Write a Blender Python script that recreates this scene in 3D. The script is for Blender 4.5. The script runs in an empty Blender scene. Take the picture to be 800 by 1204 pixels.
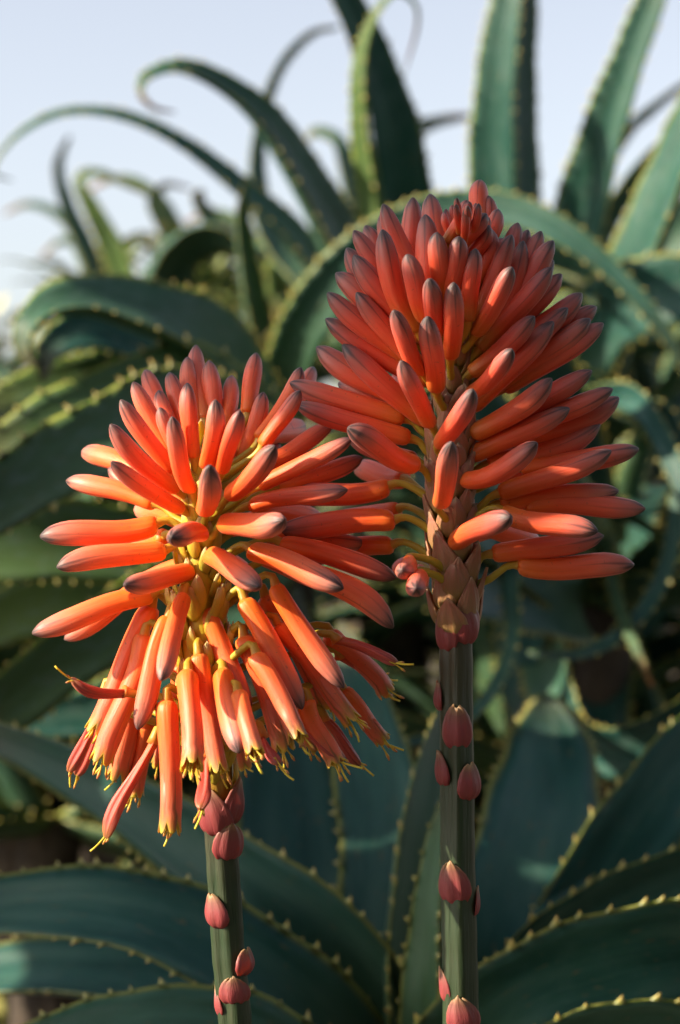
import bpy, bmesh, math, random
from mathutils import Vector, Matrix, Quaternion

scene = bpy.context.scene
col = scene.collection
rad = math.radians
random.seed(7)

# ------------------------------------------------------------------ camera
F = 2450.0            # focal length in photo pixels (photo 800 x 1204)
CAMZ = 0.86
FOCUS = 0.695
cam_d = bpy.data.cameras.new('camera')
cam_d.sensor_fit = 'VERTICAL'
cam_d.sensor_height = 36.0
cam_d.lens = 36.0 * F / 1204.0
cam_d.clip_start = 0.02
cam_d.clip_end = 3000
cam_d.dof.use_dof = True
cam_d.dof.focus_distance = FOCUS
cam_d.dof.aperture_fstop = 9.5
cam_d.dof.aperture_blades = 0
cam = bpy.data.objects.new('camera', cam_d)
col.objects.link(cam)
cam.location = (0, 0, CAMZ)
cam.rotation_euler = (rad(90), 0, 0)
scene.camera = cam

# ------------------------------------------------------------------ light
SUN_EL = 29.0
SUN_AZ = 15.0         # degrees the sun stands on the camera's side of due left
sdir = Vector((-math.cos(rad(SUN_EL)) * math.cos(rad(SUN_AZ)),
               -math.cos(rad(SUN_EL)) * math.sin(rad(SUN_AZ)),
               math.sin(rad(SUN_EL))))
world = bpy.data.worlds.new('World')
scene.world = world
world.use_nodes = True
wn = world.node_tree.nodes
sky = wn.new('ShaderNodeTexSky')
sky.sky_type = 'NISHITA'
sky.sun_disc = False
sky.sun_elevation = rad(SUN_EL)
sky.sun_rotation = math.atan2(sdir.x, sdir.y)
sky.altitude = 0
sky.air_density = 1.0
sky.dust_density = 1.6
sky.ozone_density = 1.0
wn['Background'].inputs['Strength'].default_value = 0.098
hs = wn.new('ShaderNodeHueSaturation')      # thin even haze: the whole sky a little paler
hs.inputs['Saturation'].default_value = 0.46
hs.inputs['Hue'].default_value = 0.512
world.node_tree.links.new(sky.outputs[0], hs.inputs['Color'])
world.node_tree.links.new(hs.outputs[0], wn['Background'].inputs[0])
sl = bpy.data.lights.new('sun', 'SUN')
sl.energy = 5.0
sl.angle = rad(0.5)
sl.color = (1.0, 0.86, 0.66)
sun = bpy.data.objects.new('sun', sl)
col.objects.link(sun)
sun.rotation_euler = sdir.to_track_quat('Z', 'Y').to_euler()
sun.location = (-3, -1, 4)

scene.view_settings.view_transform = 'Standard'
scene.view_settings.look = 'None'
scene.view_settings.gamma = 1
scene.view_settings.exposure = 1.2
scene.view_settings.use_curve_mapping = False


def P(px, py, d):
    return Vector(((px - 400) / F * d, d, CAMZ - (py - 602) / F * d))


def project(v):
    return (400 + v.x / v.y * F, 602 - (v.z - CAMZ) / v.y * F)


# ------------------------------------------------------------------ helpers
def link(name, mesh, mat, parent=None, pworld=None):
    o = bpy.data.objects.new(name, mesh)
    col.objects.link(o)
    if mat and mesh and not mesh.materials:
        mesh.materials.append(mat)
    if parent:
        o.parent = parent
        if pworld is not None:
            o.matrix_parent_inverse = pworld.inverted()
    return o


def empty(name, loc, label, cat, group=None):
    o = bpy.data.objects.new(name, None)
    col.objects.link(o)
    o.location = loc
    o.empty_display_size = 0.05
    o['label'] = label
    o['category'] = cat
    if group:
        o['group'] = group
    return o


def mesh_from(name, verts, faces, uvs=None, smooth=True):
    m = bpy.data.meshes.new(name)
    m.from_pydata([tuple(v) for v in verts], [], faces)
    if uvs:
        l = m.uv_layers.new(name='UVMap')
        idx = [0] * len(m.loops)
        m.loops.foreach_get('vertex_index', idx)
        flat = []
        for p in m.polygons:
            us = [uvs[idx[q]] for q in p.loop_indices]
            hi = max(x[0] for x in us)
            wrap = len(us) == 4 and hi - min(x[0] for x in us) > 0.7
            for x in us:
                flat.extend((x[0] + 1 if wrap and x[0] < 0.4 else x[0], x[1]))
        l.data.foreach_set('uv', flat)
    if smooth:
        m.polygons.foreach_set('use_smooth', [True] * len(m.polygons))
    m.update()
    return m


def catmull(pts, n):
    """n samples along a Catmull-Rom curve through pts (lists of equal-length tuples)"""
    k = len(pts)
    out = []
    for i in range(n):
        t = i / (n - 1) * (k - 1)
        a = min(int(t), k - 2)
        f = t - a
        p0 = pts[max(a - 1, 0)]
        p1 = pts[a]
        p2 = pts[a + 1]
        p3 = pts[min(a + 2, k - 1)]
        r = []
        for c in range(len(p1)):
            A, B, C, D = p0[c], p1[c], p2[c], p3[c]
            r.append(0.5 * (2 * B + (C - A) * f + (2 * A - 5 * B + 4 * C - D) * f * f + (3 * B - A - 3 * C + D) * f ** 3))
        out.append(r)
    return out


def tube(points, radii, n=10, cap=True, lobes=0, lobe_amp=0.0, flat=1.0):
    """swept tube; returns verts, faces, uvs"""
    pts = [Vector(p) for p in points]
    m = len(pts)
    verts, faces, uvs = [], [], []
    T = []
    for i in range(m):
        T.append((pts[min(i + 1, m - 1)] - pts[max(i - 1, 0)]).normalized())
    ref = Vector((1, 0, 0)) if abs(T[0].x) < 0.8 else Vector((0, 1, 0))
    N = (ref - T[0] * ref.dot(T[0])).normalized()
    for i in range(m):
        N = (N - T[i] * N.dot(T[i])).normalized()
        B = T[i].cross(N)
        for j in range(n):
            a = 2 * math.pi * j / n
            r = radii[i] * (1 + lobe_amp * math.cos(lobes * a))
            verts.append(pts[i] + N * (math.cos(a) * r) + B * (math.sin(a) * r * flat))
            uvs.append((j / n, i / (m - 1)))
    for i in range(m - 1):
        for j in range(n):
            k = (j + 1) % n
            faces.append((i * n + j, i * n + k, (i + 1) * n + k, (i + 1) * n + j))
    if cap:
        faces.append(tuple(range(n - 1, -1, -1)))
        faces.append(tuple((m - 1) * n + j for j in range(n)))
    return verts, faces, uvs


# ------------------------------------------------------------------ materials
class MatB:
    def __init__(self, name):
        self.m = bpy.data.materials.new(name)
        self.m.use_nodes = True
        self.nt = self.m.node_tree
        self.n = self.nt.nodes
        self.b = self.n['Principled BSDF']

    def new(self, t, **kw):
        x = self.n.new(t)
        for k, v in kw.items():
            setattr(x, k, v)
        return x

    def l(self, a, b):
        self.nt.links.new(a, b)

    def math(self, op, a, b=None, c=None, clamp=False):
        x = self.new('ShaderNodeMath', operation=op, use_clamp=clamp)
        for i, v in enumerate((a, b, c)):
            if v is None:
                continue
            if isinstance(v, (int, float)):
                x.inputs[i].default_value = v
            else:
                self.l(v, x.inputs[i])
        return x.outputs[0]

    def ramp(self, fac, stops, interp='LINEAR'):
        r = self.new('ShaderNodeValToRGB')
        e = r.color_ramp.elements
        r.color_ramp.interpolation = interp
        while len(e) < len(stops):
            e.new(0.5)
        for i, (p, c) in enumerate(stops):
            e[i].position = p
            e[i].color = (*c, 1) if len(c) == 3 else c
        self.l(fac, r.inputs[0])
        return r.outputs[0]

    def mix(self, fac, a, b, mode='MIX'):
        x = self.new('ShaderNodeMix', data_type='RGBA', blend_type=mode)
        if isinstance(fac, (int, float)):
            x.inputs[0].default_value = fac
        else:
            self.l(fac, x.inputs[0])
        for i, v in ((6, a), (7, b)):
            if isinstance(v, tuple):
                x.inputs[i].default_value = (*v, 1)
            else:
                self.l(v, x.inputs[i])
        return x.outputs[2]

    def noise(self, scale, detail=3, vec=None, rough=0.5):
        x = self.new('ShaderNodeTexNoise')
        x.inputs['Scale'].default_value = scale
        x.inputs['Detail'].default_value = detail
        x.inputs['Roughness'].default_value = rough
        if vec is not None:
            self.l(vec, x.inputs['Vector'])
        return x.outputs[0]

    def uv(self):
        t = self.new('ShaderNodeTexCoord')
        s = self.new('ShaderNodeSeparateXYZ')
        self.l(t.outputs['UV'], s.inputs[0])
        return t, s.outputs[0], s.outputs[1]

    def objcol(self):
        o = self.new('ShaderNodeObjectInfo')
        s = self.new('ShaderNodeSeparateColor')
        self.l(o.outputs['Color'], s.inputs[0])
        return o, s.outputs[0], s.outputs[1], s.outputs[2]

    def bump(self, h, strength, dist):
        b = self.new('ShaderNodeBump')
        b.inputs['Strength'].default_value = strength
        b.inputs['Distance'].default_value = dist
        self.l(h, b.inputs['Height'])
        self.l(b.outputs[0], self.b.inputs['Normal'])


def stretch(mb, tc, sx, sy, sz=1, out='UV'):
    mp = mb.new('ShaderNodeMapping')
    mp.inputs['Scale'].default_value = (sx, sy, sz)
    mb.l(tc.outputs[out], mp.inputs[0])
    return mp.outputs[0]


def offs(mb, vec, oi):
    """shift a coordinate by the object's random number, so that copies differ"""
    c = mb.new('ShaderNodeVectorMath', operation='MULTIPLY_ADD')
    cx = mb.new('ShaderNodeCombineXYZ')
    for i in range(3):
        mb.l(oi.outputs['Random'], cx.inputs[i])
    mb.l(cx.outputs[0], c.inputs[0])
    c.inputs[1].default_value = (37, 53, 71)
    mb.l(vec, c.inputs[2])
    return c.outputs[0]


def floret_material(name, kind):
    mb = MatB(name)
    tc, u, v = mb.uv()
    oi, c_or, c_yl, c_dk = mb.objcol()   # orange amount, yellow base amount, dark tip amount
    if kind == 'bud':
        red = mb.ramp(v, [(0, (0.78, 0.125, 0.012)), (0.25, (0.80, 0.092, 0.022)), (0.62, (0.74, 0.092, 0.050)), (0.85, (0.56, 0.125, 0.100)), (1, (0.36, 0.13, 0.12))])
        org = mb.ramp(v, [(0, (0.92, 0.200, 0.008)), (0.25, (0.94, 0.155, 0.016)), (0.62, (0.92, 0.190, 0.070)), (0.85, (0.80, 0.25, 0.16)), (1, (0.42, 0.20, 0.17))])
    elif kind == 'open':
        red = mb.ramp(v, [(0, (0.74, 0.10, 0.012)), (0.4, (0.70, 0.085, 0.03)), (0.84, (0.64, 0.12, 0.07)), (0.95, (0.42, 0.20, 0.05)), (1, (0.36, 0.32, 0.03))])
        org = mb.ramp(v, [(0, (0.86, 0.165, 0.010)), (0.4, (0.85, 0.120, 0.028)), (0.84, (0.80, 0.150, 0.075)), (0.95, (0.62, 0.23, 0.05)), (1, (0.58, 0.46, 0.02))])
    else:
        red = mb.ramp(v, [(0, (0.50, 0.08, 0.03)), (0.4, (0.42, 0.045, 0.04)), (0.85, (0.30, 0.05, 0.05)), (1, (0.16, 0.06, 0.03))])
        org = mb.ramp(v, [(0, (0.70, 0.13, 0.03)), (0.4, (0.62, 0.09, 0.05)), (0.85, (0.50, 0.10, 0.07)), (1, (0.36, 0.18, 0.04))])
    c = mb.mix(c_or, red, org)
    # yellow-olive foot of the younger florets
    yf = mb.math('MULTIPLY', mb.ramp(v, [(0, (1, 1, 1)), (0.45, (0, 0, 0))], 'EASE'), c_yl)
    c = mb.mix(yf, c, (0.42, 0.20, 0.022))
    # mottling
    vec = offs(mb, stretch(mb, tc, 5, 1.6), oi)
    n1 = mb.noise(2.2, 4, vec)
    c = mb.mix(mb.math('MULTIPLY', mb.math('SUBTRACT', n1, 0.35, clamp=True), 0.55), c, (0.84, 0.26, 0.14) if kind == 'open' else (0.50, 0.05, 0.025))
    # length-wise veins
    vec2 = offs(mb, stretch(mb, tc, 15, 1.0), oi)
    n2 = mb.noise(1.0, 4, vec2, 0.6)
    c = mb.mix(mb.math('MULTIPLY', mb.math('SUBTRACT', n2, 0.50, clamp=True), 1.1), c, (0.84, 0.26, 0.14) if kind != 'wilt' else (0.55, 0.2, 0.13))
    c = mb.mix(mb.math('MULTIPLY', mb.math('SUBTRACT', 0.46, n2, clamp=True), 1.6), c, (0.46, 0.05, 0.025))
    # small blemishes
    sp = mb.noise(5.5, 2, offs(mb, stretch(mb, tc, 2.2, 5), oi))
    c = mb.mix(mb.math('MULTIPLY', mb.ramp(sp, [(0.68, (0, 0, 0)), (0.74, (1, 1, 1))]), 0.4), c, (0.16, 0.07, 0.04))
    # dusky midribs, growing towards the tip
    ur = mb.math('MULTIPLY', mb.math('ADD', u, oi.outputs['Random']), math.pi * 3)
    nj = mb.math('MULTIPLY', mb.math('SUBTRACT', n2, 0.5), 0.22)
    wid = mb.ramp(v, [(0.35, (0.04,) * 3), (0.7, (0.12,) * 3), (1, (0.50,) * 3)])
    def ribs(fn):
        s = mb.math('ADD', mb.math('ABSOLUTE', mb.math(fn, ur)), nj)
        return mb.math('SUBTRACT', 1.0, mb.math('DIVIDE', s, wid), clamp=True)
    rib = mb.math('ADD', ribs('SINE'), mb.math('MULTIPLY', ribs('COSINE'), 0.45), clamp=True)
    if kind == 'bud':
        tipv = mb.math('ADD', v, mb.math('MULTIPLY', mb.math('SUBTRACT', n2, 0.5), 0.34))
        tip = mb.ramp(tipv, [(0.66, (0, 0, 0)), (0.86, (0.36, 0.36, 0.36)), (0.97, (0.9, 0.9, 0.9))], 'EASE')
        c = mb.mix(mb.math('MULTIPLY', tip, c_dk), c, (0.135, 0.085, 0.080))
        fade = mb.ramp(v, [(0.42, (0, 0, 0)), (0.75, (0.65, 0.65, 0.65)), (1, (1, 1, 1))])
        c = mb.mix(mb.math('MULTIPLY', mb.math('MULTIPLY', rib, fade), mb.math('ADD', 0.3, mb.math('MULTIPLY', c_dk, 0.65))), c, (0.045, 0.030, 0.034))
        dk = mb.ramp(tipv, [(0.93, (0, 0, 0)), (1, (1, 1, 1))])
        c = mb.mix(mb.math('MULTIPLY', dk, 0.8), c, (0.030, 0.024, 0.027))
    elif kind == 'open':
        fade = mb.ramp(v, [(0.25, (0, 0, 0)), (0.85, (1, 1, 1))])
        c = mb.mix(mb.math('MULTIPLY', mb.math('MULTIPLY', rib, fade), 0.8), c, (0.13, 0.10, 0.04))
    else:
        c = mb.mix(mb.math('MULTIPLY', rib, 0.7), c, (0.13, 0.025, 0.03))
    mb.l(c, mb.b.inputs['Base Color'])
    mb.b.inputs['Roughness'].default_value = 0.46
    mb.b.inputs['Specular IOR Level'].default_value = 0.36
    mb.b.inputs['Subsurface Weight'].default_value = 0.32
    mb.b.inputs['Subsurface Radius'].default_value = (1.0, 0.28, 0.10)
    mb.b.inputs['Subsurface Scale'].default_value = 0.0030
    # pale waxy bloom seen on the flanks
    mb.b.inputs['Sheen Weight'].default_value = 0.04
    mb.b.inputs['Sheen Roughness'].default_value = 0.4
    h = mb.math('ADD', mb.math('MULTIPLY', n2, 0.6), mb.math('MULTIPLY', n1, 0.5))
    mb.bump(h, 0.55, 0.0007)
    return mb.m


M_BUD = floret_material('bud_skin', 'bud')
M_OPEN = floret_material('open_floret_skin', 'open')
M_WILT = floret_material('withered_floret_skin', 'wilt')


def simple_plant(name, stops, vscale=(20, 1), amount=0.4, other=(0.2, 0.1, 0.03), rough=0.5, sss=0.2, ssr=(1, 0.5, 0.2), bump=0.3, nscale=1.5):
    mb = MatB(name)
    tc, u, v = mb.uv()
    oi, a, b, d = mb.objcol()
    c = mb.ramp(v, stops)
    vec = offs(mb, stretch(mb, tc, *vscale), oi)
    n = mb.noise(nscale, 4, vec, 0.6)
    f = mb.math('MULTIPLY', mb.math('SUBTRACT', n, 0.38, clamp=True), amount * 3, clamp=True)
    c = mb.mix(f, c, other)
    mb.l(c, mb.b.inputs['Base Color'])
    mb.b.inputs['Roughness'].default_value = rough
    mb.b.inputs['Subsurface Weight'].default_value = sss
    mb.b.inputs['Subsurface Radius'].default_value = ssr
    mb.b.inputs['Subsurface Scale'].default_value = 0.003
    mb.bump(n, bump, 0.0008)
    return mb.m


M_PED = simple_plant('pedicel_green', [(0, (0.40, 0.30, 0.02)), (0.6, (0.42, 0.32, 0.02)), (0.85, (0.48, 0.24, 0.02)), (1, (0.75, 0.16, 0.02))], (3, 3), 0.2, (0.45, 0.3, 0.05))
M_STAMEN = simple_plant('stamen_yellow', [(0, (0.70, 0.50, 0.04)), (0.7, (0.75, 0.50, 0.03)), (0.9, (0.55, 0.22, 0.06)), (1, (0.40, 0.14, 0.06))], (3, 3), 0.2, (0.6, 0.3, 0.05))
M_STYLE = simple_plant('style_yellow', [(0, (0.75, 0.55, 0.05)), (1, (0.85, 0.65, 0.06))], (3, 3), 0.1)
M_RACHIS_L = simple_plant('rachis_yellow', [(0, (0.42, 0.24, 0.03)), (0.3, (0.60, 0.42, 0.015)), (1, (0.58, 0.44, 0.015))], (12, 14), 0.35, (0.45, 0.16, 0.03))
M_RACHIS_R = simple_plant('rachis_green', [(0, (0.20, 0.19, 0.05)), (0.4, (0.24, 0.22, 0.03)), (1, (0.27, 0.2, 0.03))], (12, 14), 0.35, (0.32, 0.13, 0.04))
M_STEM = simple_plant('flower_stalk_green', [(0, (0.018, 0.044, 0.014)), (0.75, (0.022, 0.042, 0.016)), (1, (0.060, 0.046, 0.026))], (11, 2.5), 0.5, (0.060, 0.058, 0.032), 0.42, 0.12, bump=0.8)
M_BRACT_PINK = simple_plant('stalk_bract_pink', [(0, (0.26, 0.036, 0.040)), (0.55, (0.26, 0.046, 0.050)), (0.80, (0.22, 0.075, 0.055)), (1, (0.34, 0.22, 0.10))], (7, 1.0), 0.35, (0.24, 0.07, 0.05), 0.5, 0.25, bump=0.6)
M_BRACT_L = simple_plant('flower_bract_yellow', [(0, (0.55, 0.42, 0.02)), (0.6, (0.66, 0.40, 0.03)), (1, (0.85, 0.48, 0.22))], (14, 1.2), 0.3, (0.70, 0.26, 0.04), 0.55, 0.5, bump=0.5)
M_BRACT_R = simple_plant('flower_bract_dusky', [(0, (0.27, 0.20, 0.045)), (0.45, (0.36, 0.155, 0.080)), (0.85, (0.40, 0.135, 0.090)), (1, (0.52, 0.32, 0.20))], (14, 1.2), 0.5, (0.22, 0.17, 0.05), 0.55, 0.3, bump=0.5)


def leaf_material():
    mb = MatB('aloe_leaf')
    tc, u, v = mb.uv()
    oi, tipred, yel, bloom = mb.objcol()
    geo = mb.new('ShaderNodeNewGeometry')
    vec = offs(mb, stretch(mb, tc, 3, 3), oi)
    n1 = mb.noise(1.3, 4, vec)
    vec2 = offs(mb, stretch(mb, tc, 40, 1.5), oi)
    n2 = mb.noise(1.0, 3, vec2)
    c = mb.ramp(n1, [(0.28, (0.008, 0.046, 0.038)), (0.50, (0.018, 0.072, 0.060)), (0.72, (0.050, 0.112, 0.090))])
    c = mb.mix(yel, c, (0.11, 0.15, 0.015))
    c = mb.mix(mb.math('MULTIPLY', mb.math('SUBTRACT', n2, 0.45, clamp=True), 0.8), c, (0.045, 0.115, 0.080))
    blo = mb.noise(2.6, 6, offs(mb, stretch(mb, tc, 2.5, 7), oi), 0.7)
    c = mb.mix(mb.math('MULTIPLY', mb.ramp(blo, [(0.50, (0, 0, 0)), (0.72, (1, 1, 1))]), mb.math('MULTIPLY', bloom, 0.5)), c, (0.115, 0.165, 0.150))
    # base of the leaf pales, margin goes yellow-green
    c = mb.mix(mb.ramp(v, [(0, (0.5, 0.5, 0.5)), (0.25, (0, 0, 0))]), c, (0.08, 0.13, 0.04))
    m = mb.math('ABSOLUTE', mb.math('SUBTRACT', mb.math('MULTIPLY', u, 2), 1))
    c = mb.mix(mb.ramp(m, [(0.88, (0, 0, 0)), (1, (0.8, 0.8, 0.8))]), c, (0.30, 0.28, 0.05))
    # reddish dry tips and a few blemishes
    tv = mb.math('ADD', v, mb.math('MULTIPLY', mb.math('SUBTRACT', n1, 0.5), 0.12))
    tip = mb.math('MULTIPLY', mb.ramp(tv, [(0.72, (0, 0, 0)), (0.93, (1, 1, 1))]), tipred)
    c = mb.mix(tip, c, (0.20, 0.075, 0.035))
    spot = mb.noise(9, 2, vec)
    c = mb.mix(mb.math('MULTIPLY', mb.ramp(spot, [(0.66, (0, 0, 0)), (0.72, (1, 1, 1))]), 0.65), c, (0.12, 0.095, 0.05))
    mb.l(c, mb.b.inputs['Base Color'])
    mb.l(mb.ramp(n1, [(0.3, (0.36,) * 3), (0.7, (0.52,) * 3)]), mb.b.inputs['Roughness'])
    mb.b.inputs['Specular IOR Level'].default_value = 0.16
    mb.b.inputs['Subsurface Weight'].default_value = 0.15
    mb.b.inputs['Subsurface Radius'].default_value = (0.6, 1.0, 0.2)
    mb.b.inputs['Subsurface Scale'].default_value = 0.004
    mb.bump(mb.math('ADD', mb.math('MULTIPLY', n2, 0.5), n1), 0.4, 0.0016)
    return mb.m


M_LEAF = leaf_material()


def tooth_material():
    mb = MatB('leaf_tooth')
    tc, u, v = mb.uv()
    oi, a, b, d = mb.objcol()
    c = mb.ramp(v, [(0, (0.10, 0.15, 0.05)), (0.3, (0.26, 0.27, 0.07)), (0.7, (0.48, 0.40, 0.13)), (1, (0.45, 0.25, 0.09))])
    c = mb.mix(mb.math('MULTIPLY', oi.outputs['Random'], 0.4), c, (0.40, 0.30, 0.06))
    mb.l(c, mb.b.inputs['Base Color'])
    mb.b.inputs['Roughness'].default_value = 0.45
    mb.b.inputs['Subsurface Weight'].default_value = 0.4
    mb.b.inputs['Subsurface Radius'].default_value = (1, 0.7, 0.15)
    mb.b.inputs['Subsurface Scale'].default_value = 0.003
    return mb.m


M_TOOTH = tooth_material()


def object_noise_mat(name, cols, scale, rough=0.9, bump=0.8, bdist=0.01):
    mb = MatB(name)
    tc = mb.new('ShaderNodeTexCoord')
    n = mb.noise(scale, 8, tc.outputs['Object'], 0.65)
    k = len(cols)
    c = mb.ramp(n, [(0.3 + 0.4 * i / (k - 1), cc) for i, cc in enumerate(cols)])
    mb.l(c, mb.b.inputs['Base Color'])
    mb.b.inputs['Roughness'].default_value = rough
    mb.bump(n, bump, bdist)
    return mb.m


M_TRUNK = object_noise_mat('aloe_trunk', [(0.02, 0.014, 0.010), (0.055, 0.04, 0.028), (0.12, 0.09, 0.06)], 30)
M_SOIL = object_noise_mat('soil', [(0.03, 0.022, 0.015), (0.065, 0.048, 0.033), (0.12, 0.09, 0.06)], 6, bdist=0.04)
M_DEAD = object_noise_mat('dry_leaf', [(0.05, 0.03, 0.018), (0.14, 0.085, 0.045), (0.24, 0.16, 0.09)], 25)

# ------------------------------------------------------------------ ground
gv, gf = [], []
GN = 60
xs = [(-1 if i < 0 else 1) * (abs(i) / GN) ** 3 * 900 for i in range(-GN, GN + 1)]
for yy in xs:
    for xx in xs:
        r = math.hypot(xx, yy)
        z = 0.015 * math.sin(xx * 3.1 + 1) * math.cos(yy * 2.7) + 0.01 * math.sin(xx * 9 + yy * 7)
        gv.append((xx, yy + 1.0, z * min(1, 8 / (r + 0.1))))
W = len(xs)
for j in range(W - 1):
    for i in range(W - 1):
        gf.append((j * W + i, j * W + i + 1, (j + 1) * W + i + 1, (j + 1) * W + i))
ground = link('ground', mesh_from('ground', gv, gf), M_SOIL)
ground['kind'] = 'structure'
ground['label'] = 'bare brown soil under the aloe plants'

# ------------------------------------------------------------------ aloe leaves
def tooth_mesh():
    # slightly hooked flattened cone, unit height along +Y, pointing tipwards (+X)
    v, uv = [], []
    rings = [(0.0, 0.80, 0.34, -0.05), (0.35, 0.42, 0.22, 0.06), (0.75, 0.16, 0.1, 0.26)]
    for y, a, b, sh in rings:
        for j in range(6):
            t = 2 * math.pi * j / 6
            v.append((math.cos(t) * a + sh, y - 0.12, math.sin(t) * b))
            uv.append((j / 6, y))
    v.append((0.50, 1.0, 0)); uv.append((0, 1))
    f = []
    for i in range(2):
        for j in range(6):
            k = (j + 1) % 6
            f.append((i * 6 + j, (i + 1) * 6 + j, (i + 1) * 6 + k, i * 6 + k))
    for j in range(6):
        f.append((12 + j, 18, 12 + (j + 1) % 6))
    m = mesh_from('tooth', v, f, uv)
    m.materials.append(M_TOOTH)
    return m


TOOTH = tooth_mesh()
TV = [Vector(v.co) for v in TOOTH.vertices]
TF = [tuple(p.vertices) for p in TOOTH.polygons]
TUV = [(0, max(0, min(1, v.y + 0.12))) for v in TV]

NRING = 7


def build_leaf(parent, pts, widths, normals, tipcol=(0.3, 0.1, 1), teeth='join', channel=0.30, thick=0.24, seg=22, spacing=0.0125, tsize=0.0042, rnd=random):
    """pts: world points base->tip; widths: full width (m) at each; normals: upper-side hint at each"""
    rows = catmull([tuple(p) + (w,) + tuple(n) for p, w, n in zip(pts, widths, normals)], seg)
    C = [Vector(r[:3]) for r in rows]
    Wd = [max(r[3], 0.0012) for r in rows]
    base = C[0].copy()
    verts, uvs, faces = [], [], []
    margL, margR = [], []
    ph = rnd.uniform(0, 6.28)
    for i in range(seg):
        T = (C[min(i + 1, seg - 1)] - C[max(i - 1, 0)]).normalized()
        N = Vector(rows[i][4:7])
        N = (N - T * N.dot(T))
        if N.length < 1e-4:
            N = Vector((0, -1, 0.2)) - T * Vector((0, -1, 0.2)).dot(T)
        N.normalize()
        S = T.cross(N)
        w = Wd[i] / 2
        w *= 1 + 0.035 * math.sin(i * 1.3 + ph)
        vv = i / (seg - 1)
        th = thick * (1.15 - 0.5 * vv) + 0.10 * max(0, vv - 0.8) * 5
        ch = channel
        ring = []
        for j in range(NRING):          # upper side, right to left
            t = 1 - 2 * j / (NRING - 1)
            ring.append((t, ch * t * t, j / (NRING - 1)))
        for j in range(1, NRING - 1):   # under side
            t = -1 + 2 * j / (NRING - 1)
            ring.append((t, ch * t * t - 2 * th * (1 - t * t) ** 0.75, 1 - j / (NRING - 1)))
        for t, nn, uu in ring:
            verts.append(C[i] + S * (t * w) + N * ((nn - ch * 0.4) * w) - base)
            uvs.append((uu, vv))
        margR.append((C[i] + S * w + N * (ch * 0.6 * w), T, S, N))
        margL.append((C[i] - S * w + N * (ch * 0.6 * w), T, -S, N))
    n = 2 * NRING - 2
    for i in range(seg - 1):
        for j in range(n):
            k = (j + 1) % n
            faces.append((i * n + j, (i + 1) * n + j, (i + 1) * n + k, i * n + k))
    faces.append(tuple(range(n)))
    faces.append(tuple((seg - 1) * n + j for j in range(n - 1, -1, -1)))
    me = mesh_from('leaf', verts, faces, uvs)
    leaf = link('leaf', me, M_LEAF, parent)
    leaf.location = base - parent.location
    leaf.color = (tipcol[0], tipcol[1], tipcol[2], 1)
    # teeth
    jv, jf, ju = [], [], []
    for marg in (margL, margR):
        acc = rnd.uniform(0, spacing)
        for i in range(seg - 2):
            a, b = marg[i], marg[i + 1]
            d = (b[0] - a[0]).length
            while acc < d:
                f = acc / d
                p = a[0].lerp(b[0], f)
                T = a[1].lerp(b[1], f).normalized()
                O = (a[2].lerp(b[2], f) + a[3].lerp(b[3], f) * 0.25)
                O = (O - T * O.dot(T)).normalized()
                Z = T.cross(O)
                vv = (i + f) / (seg - 1)
                w = Wd[i]
                s = tsize * rnd.choice((0.45, 0.75, 0.9, 1.0, 1.1, 1.25)) * (1.05 - 0.45 * vv) * min(1, w / 0.012)
                R = Matrix((T, O, Z)).transposed()
                if vv > 0.04:
                    qx, qy = project(p)
                    if teeth == 'each' and -5 < qx < 805 and -5 < qy < 1209 and s > 0.0012:   # the rest, out of sight or tiny, joined
                        t = bpy.data.objects.new('tooth', TOOTH)
                        col.objects.link(t)
                        t.parent = leaf
                        t.location = p - base
                        t.rotation_mode = 'QUATERNION'
                        t.rotation_quaternion = R.to_quaternion()
                        t.scale = (s, s, s)
                    else:
                        o = len(jv)
                        for q in TV:
                            jv.append(R @ (q * s) + p - base)
                        ju.extend(TUV)
                        jf.extend(tuple(o + x for x in ff) for ff in TF)
                acc += spacing * rnd.uniform(0.65, 1.4) * (1.1 - 0.35 * vv)
            acc -= d
    if jv:
        t = link('teeth', mesh_from('teeth', jv, jf, ju), M_TOOTH, leaf)
        t['kind'] = 'stuff'
    return leaf


def px_leaf(parent, spec, roll=0, tip=0.3, yel=0.1, teeth='join', channel=0.30, thick=0.24, spacing=0.0125, tsize=0.0037, seg=26, rnd=random, grow=1.0, bloom=1.0):
    """spec: list of (px, py, distance, apparent width px). roll: turn of the upper side away from the camera, degrees"""
    pts = [P(a, b, d) for a, b, d, w in spec]
    f = max(0.45, abs(math.cos(rad(roll))))
    widths = [w / F * d / f * grow for a, b, d, w in spec]
    nor = []
    k = len(pts)
    for i in range(k):
        T = (pts[min(i + 1, k - 1)] - pts[max(i - 1, 0)]).normalized()
        V = (Vector((0, 0, CAMZ)) - pts[i]).normalized()
        V = (V - T * V.dot(T))
        if V.length < 0.05:
            V = Vector((0, 0, 1))
        V.normalize()
        nor.append(Quaternion(T, rad(roll)) @ V)
    return build_leaf(parent, pts, widths, nor, (tip, yel, bloom), teeth, channel, thick, seg, spacing, tsize, rnd)


def trunk(parent, crown, rnd, r=0.028):
    g = parent.location
    pts = []
    for i in range(9):
        t = i / 8
        p = Vector((0, 0, 0)).lerp(crown - g, t)
        p.x += 0.04 * math.sin(t * 3 + 1) * (1 - t) * t * 3
        pts.append(p)
    pts[0].z = -0.03
    rr = [r * (1.25 - 0.3 * t / 8 + rnd.uniform(-0.08, 0.08)) for t in range(9)]
    v, f, u = tube(pts, rr, 12)
    return link('trunk', mesh_from('trunk', v, f, u), M_TRUNK, parent)


def skyline(px):
    if px < 280:
        return 335
    if px < 420:
        return 300
    return 245


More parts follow.
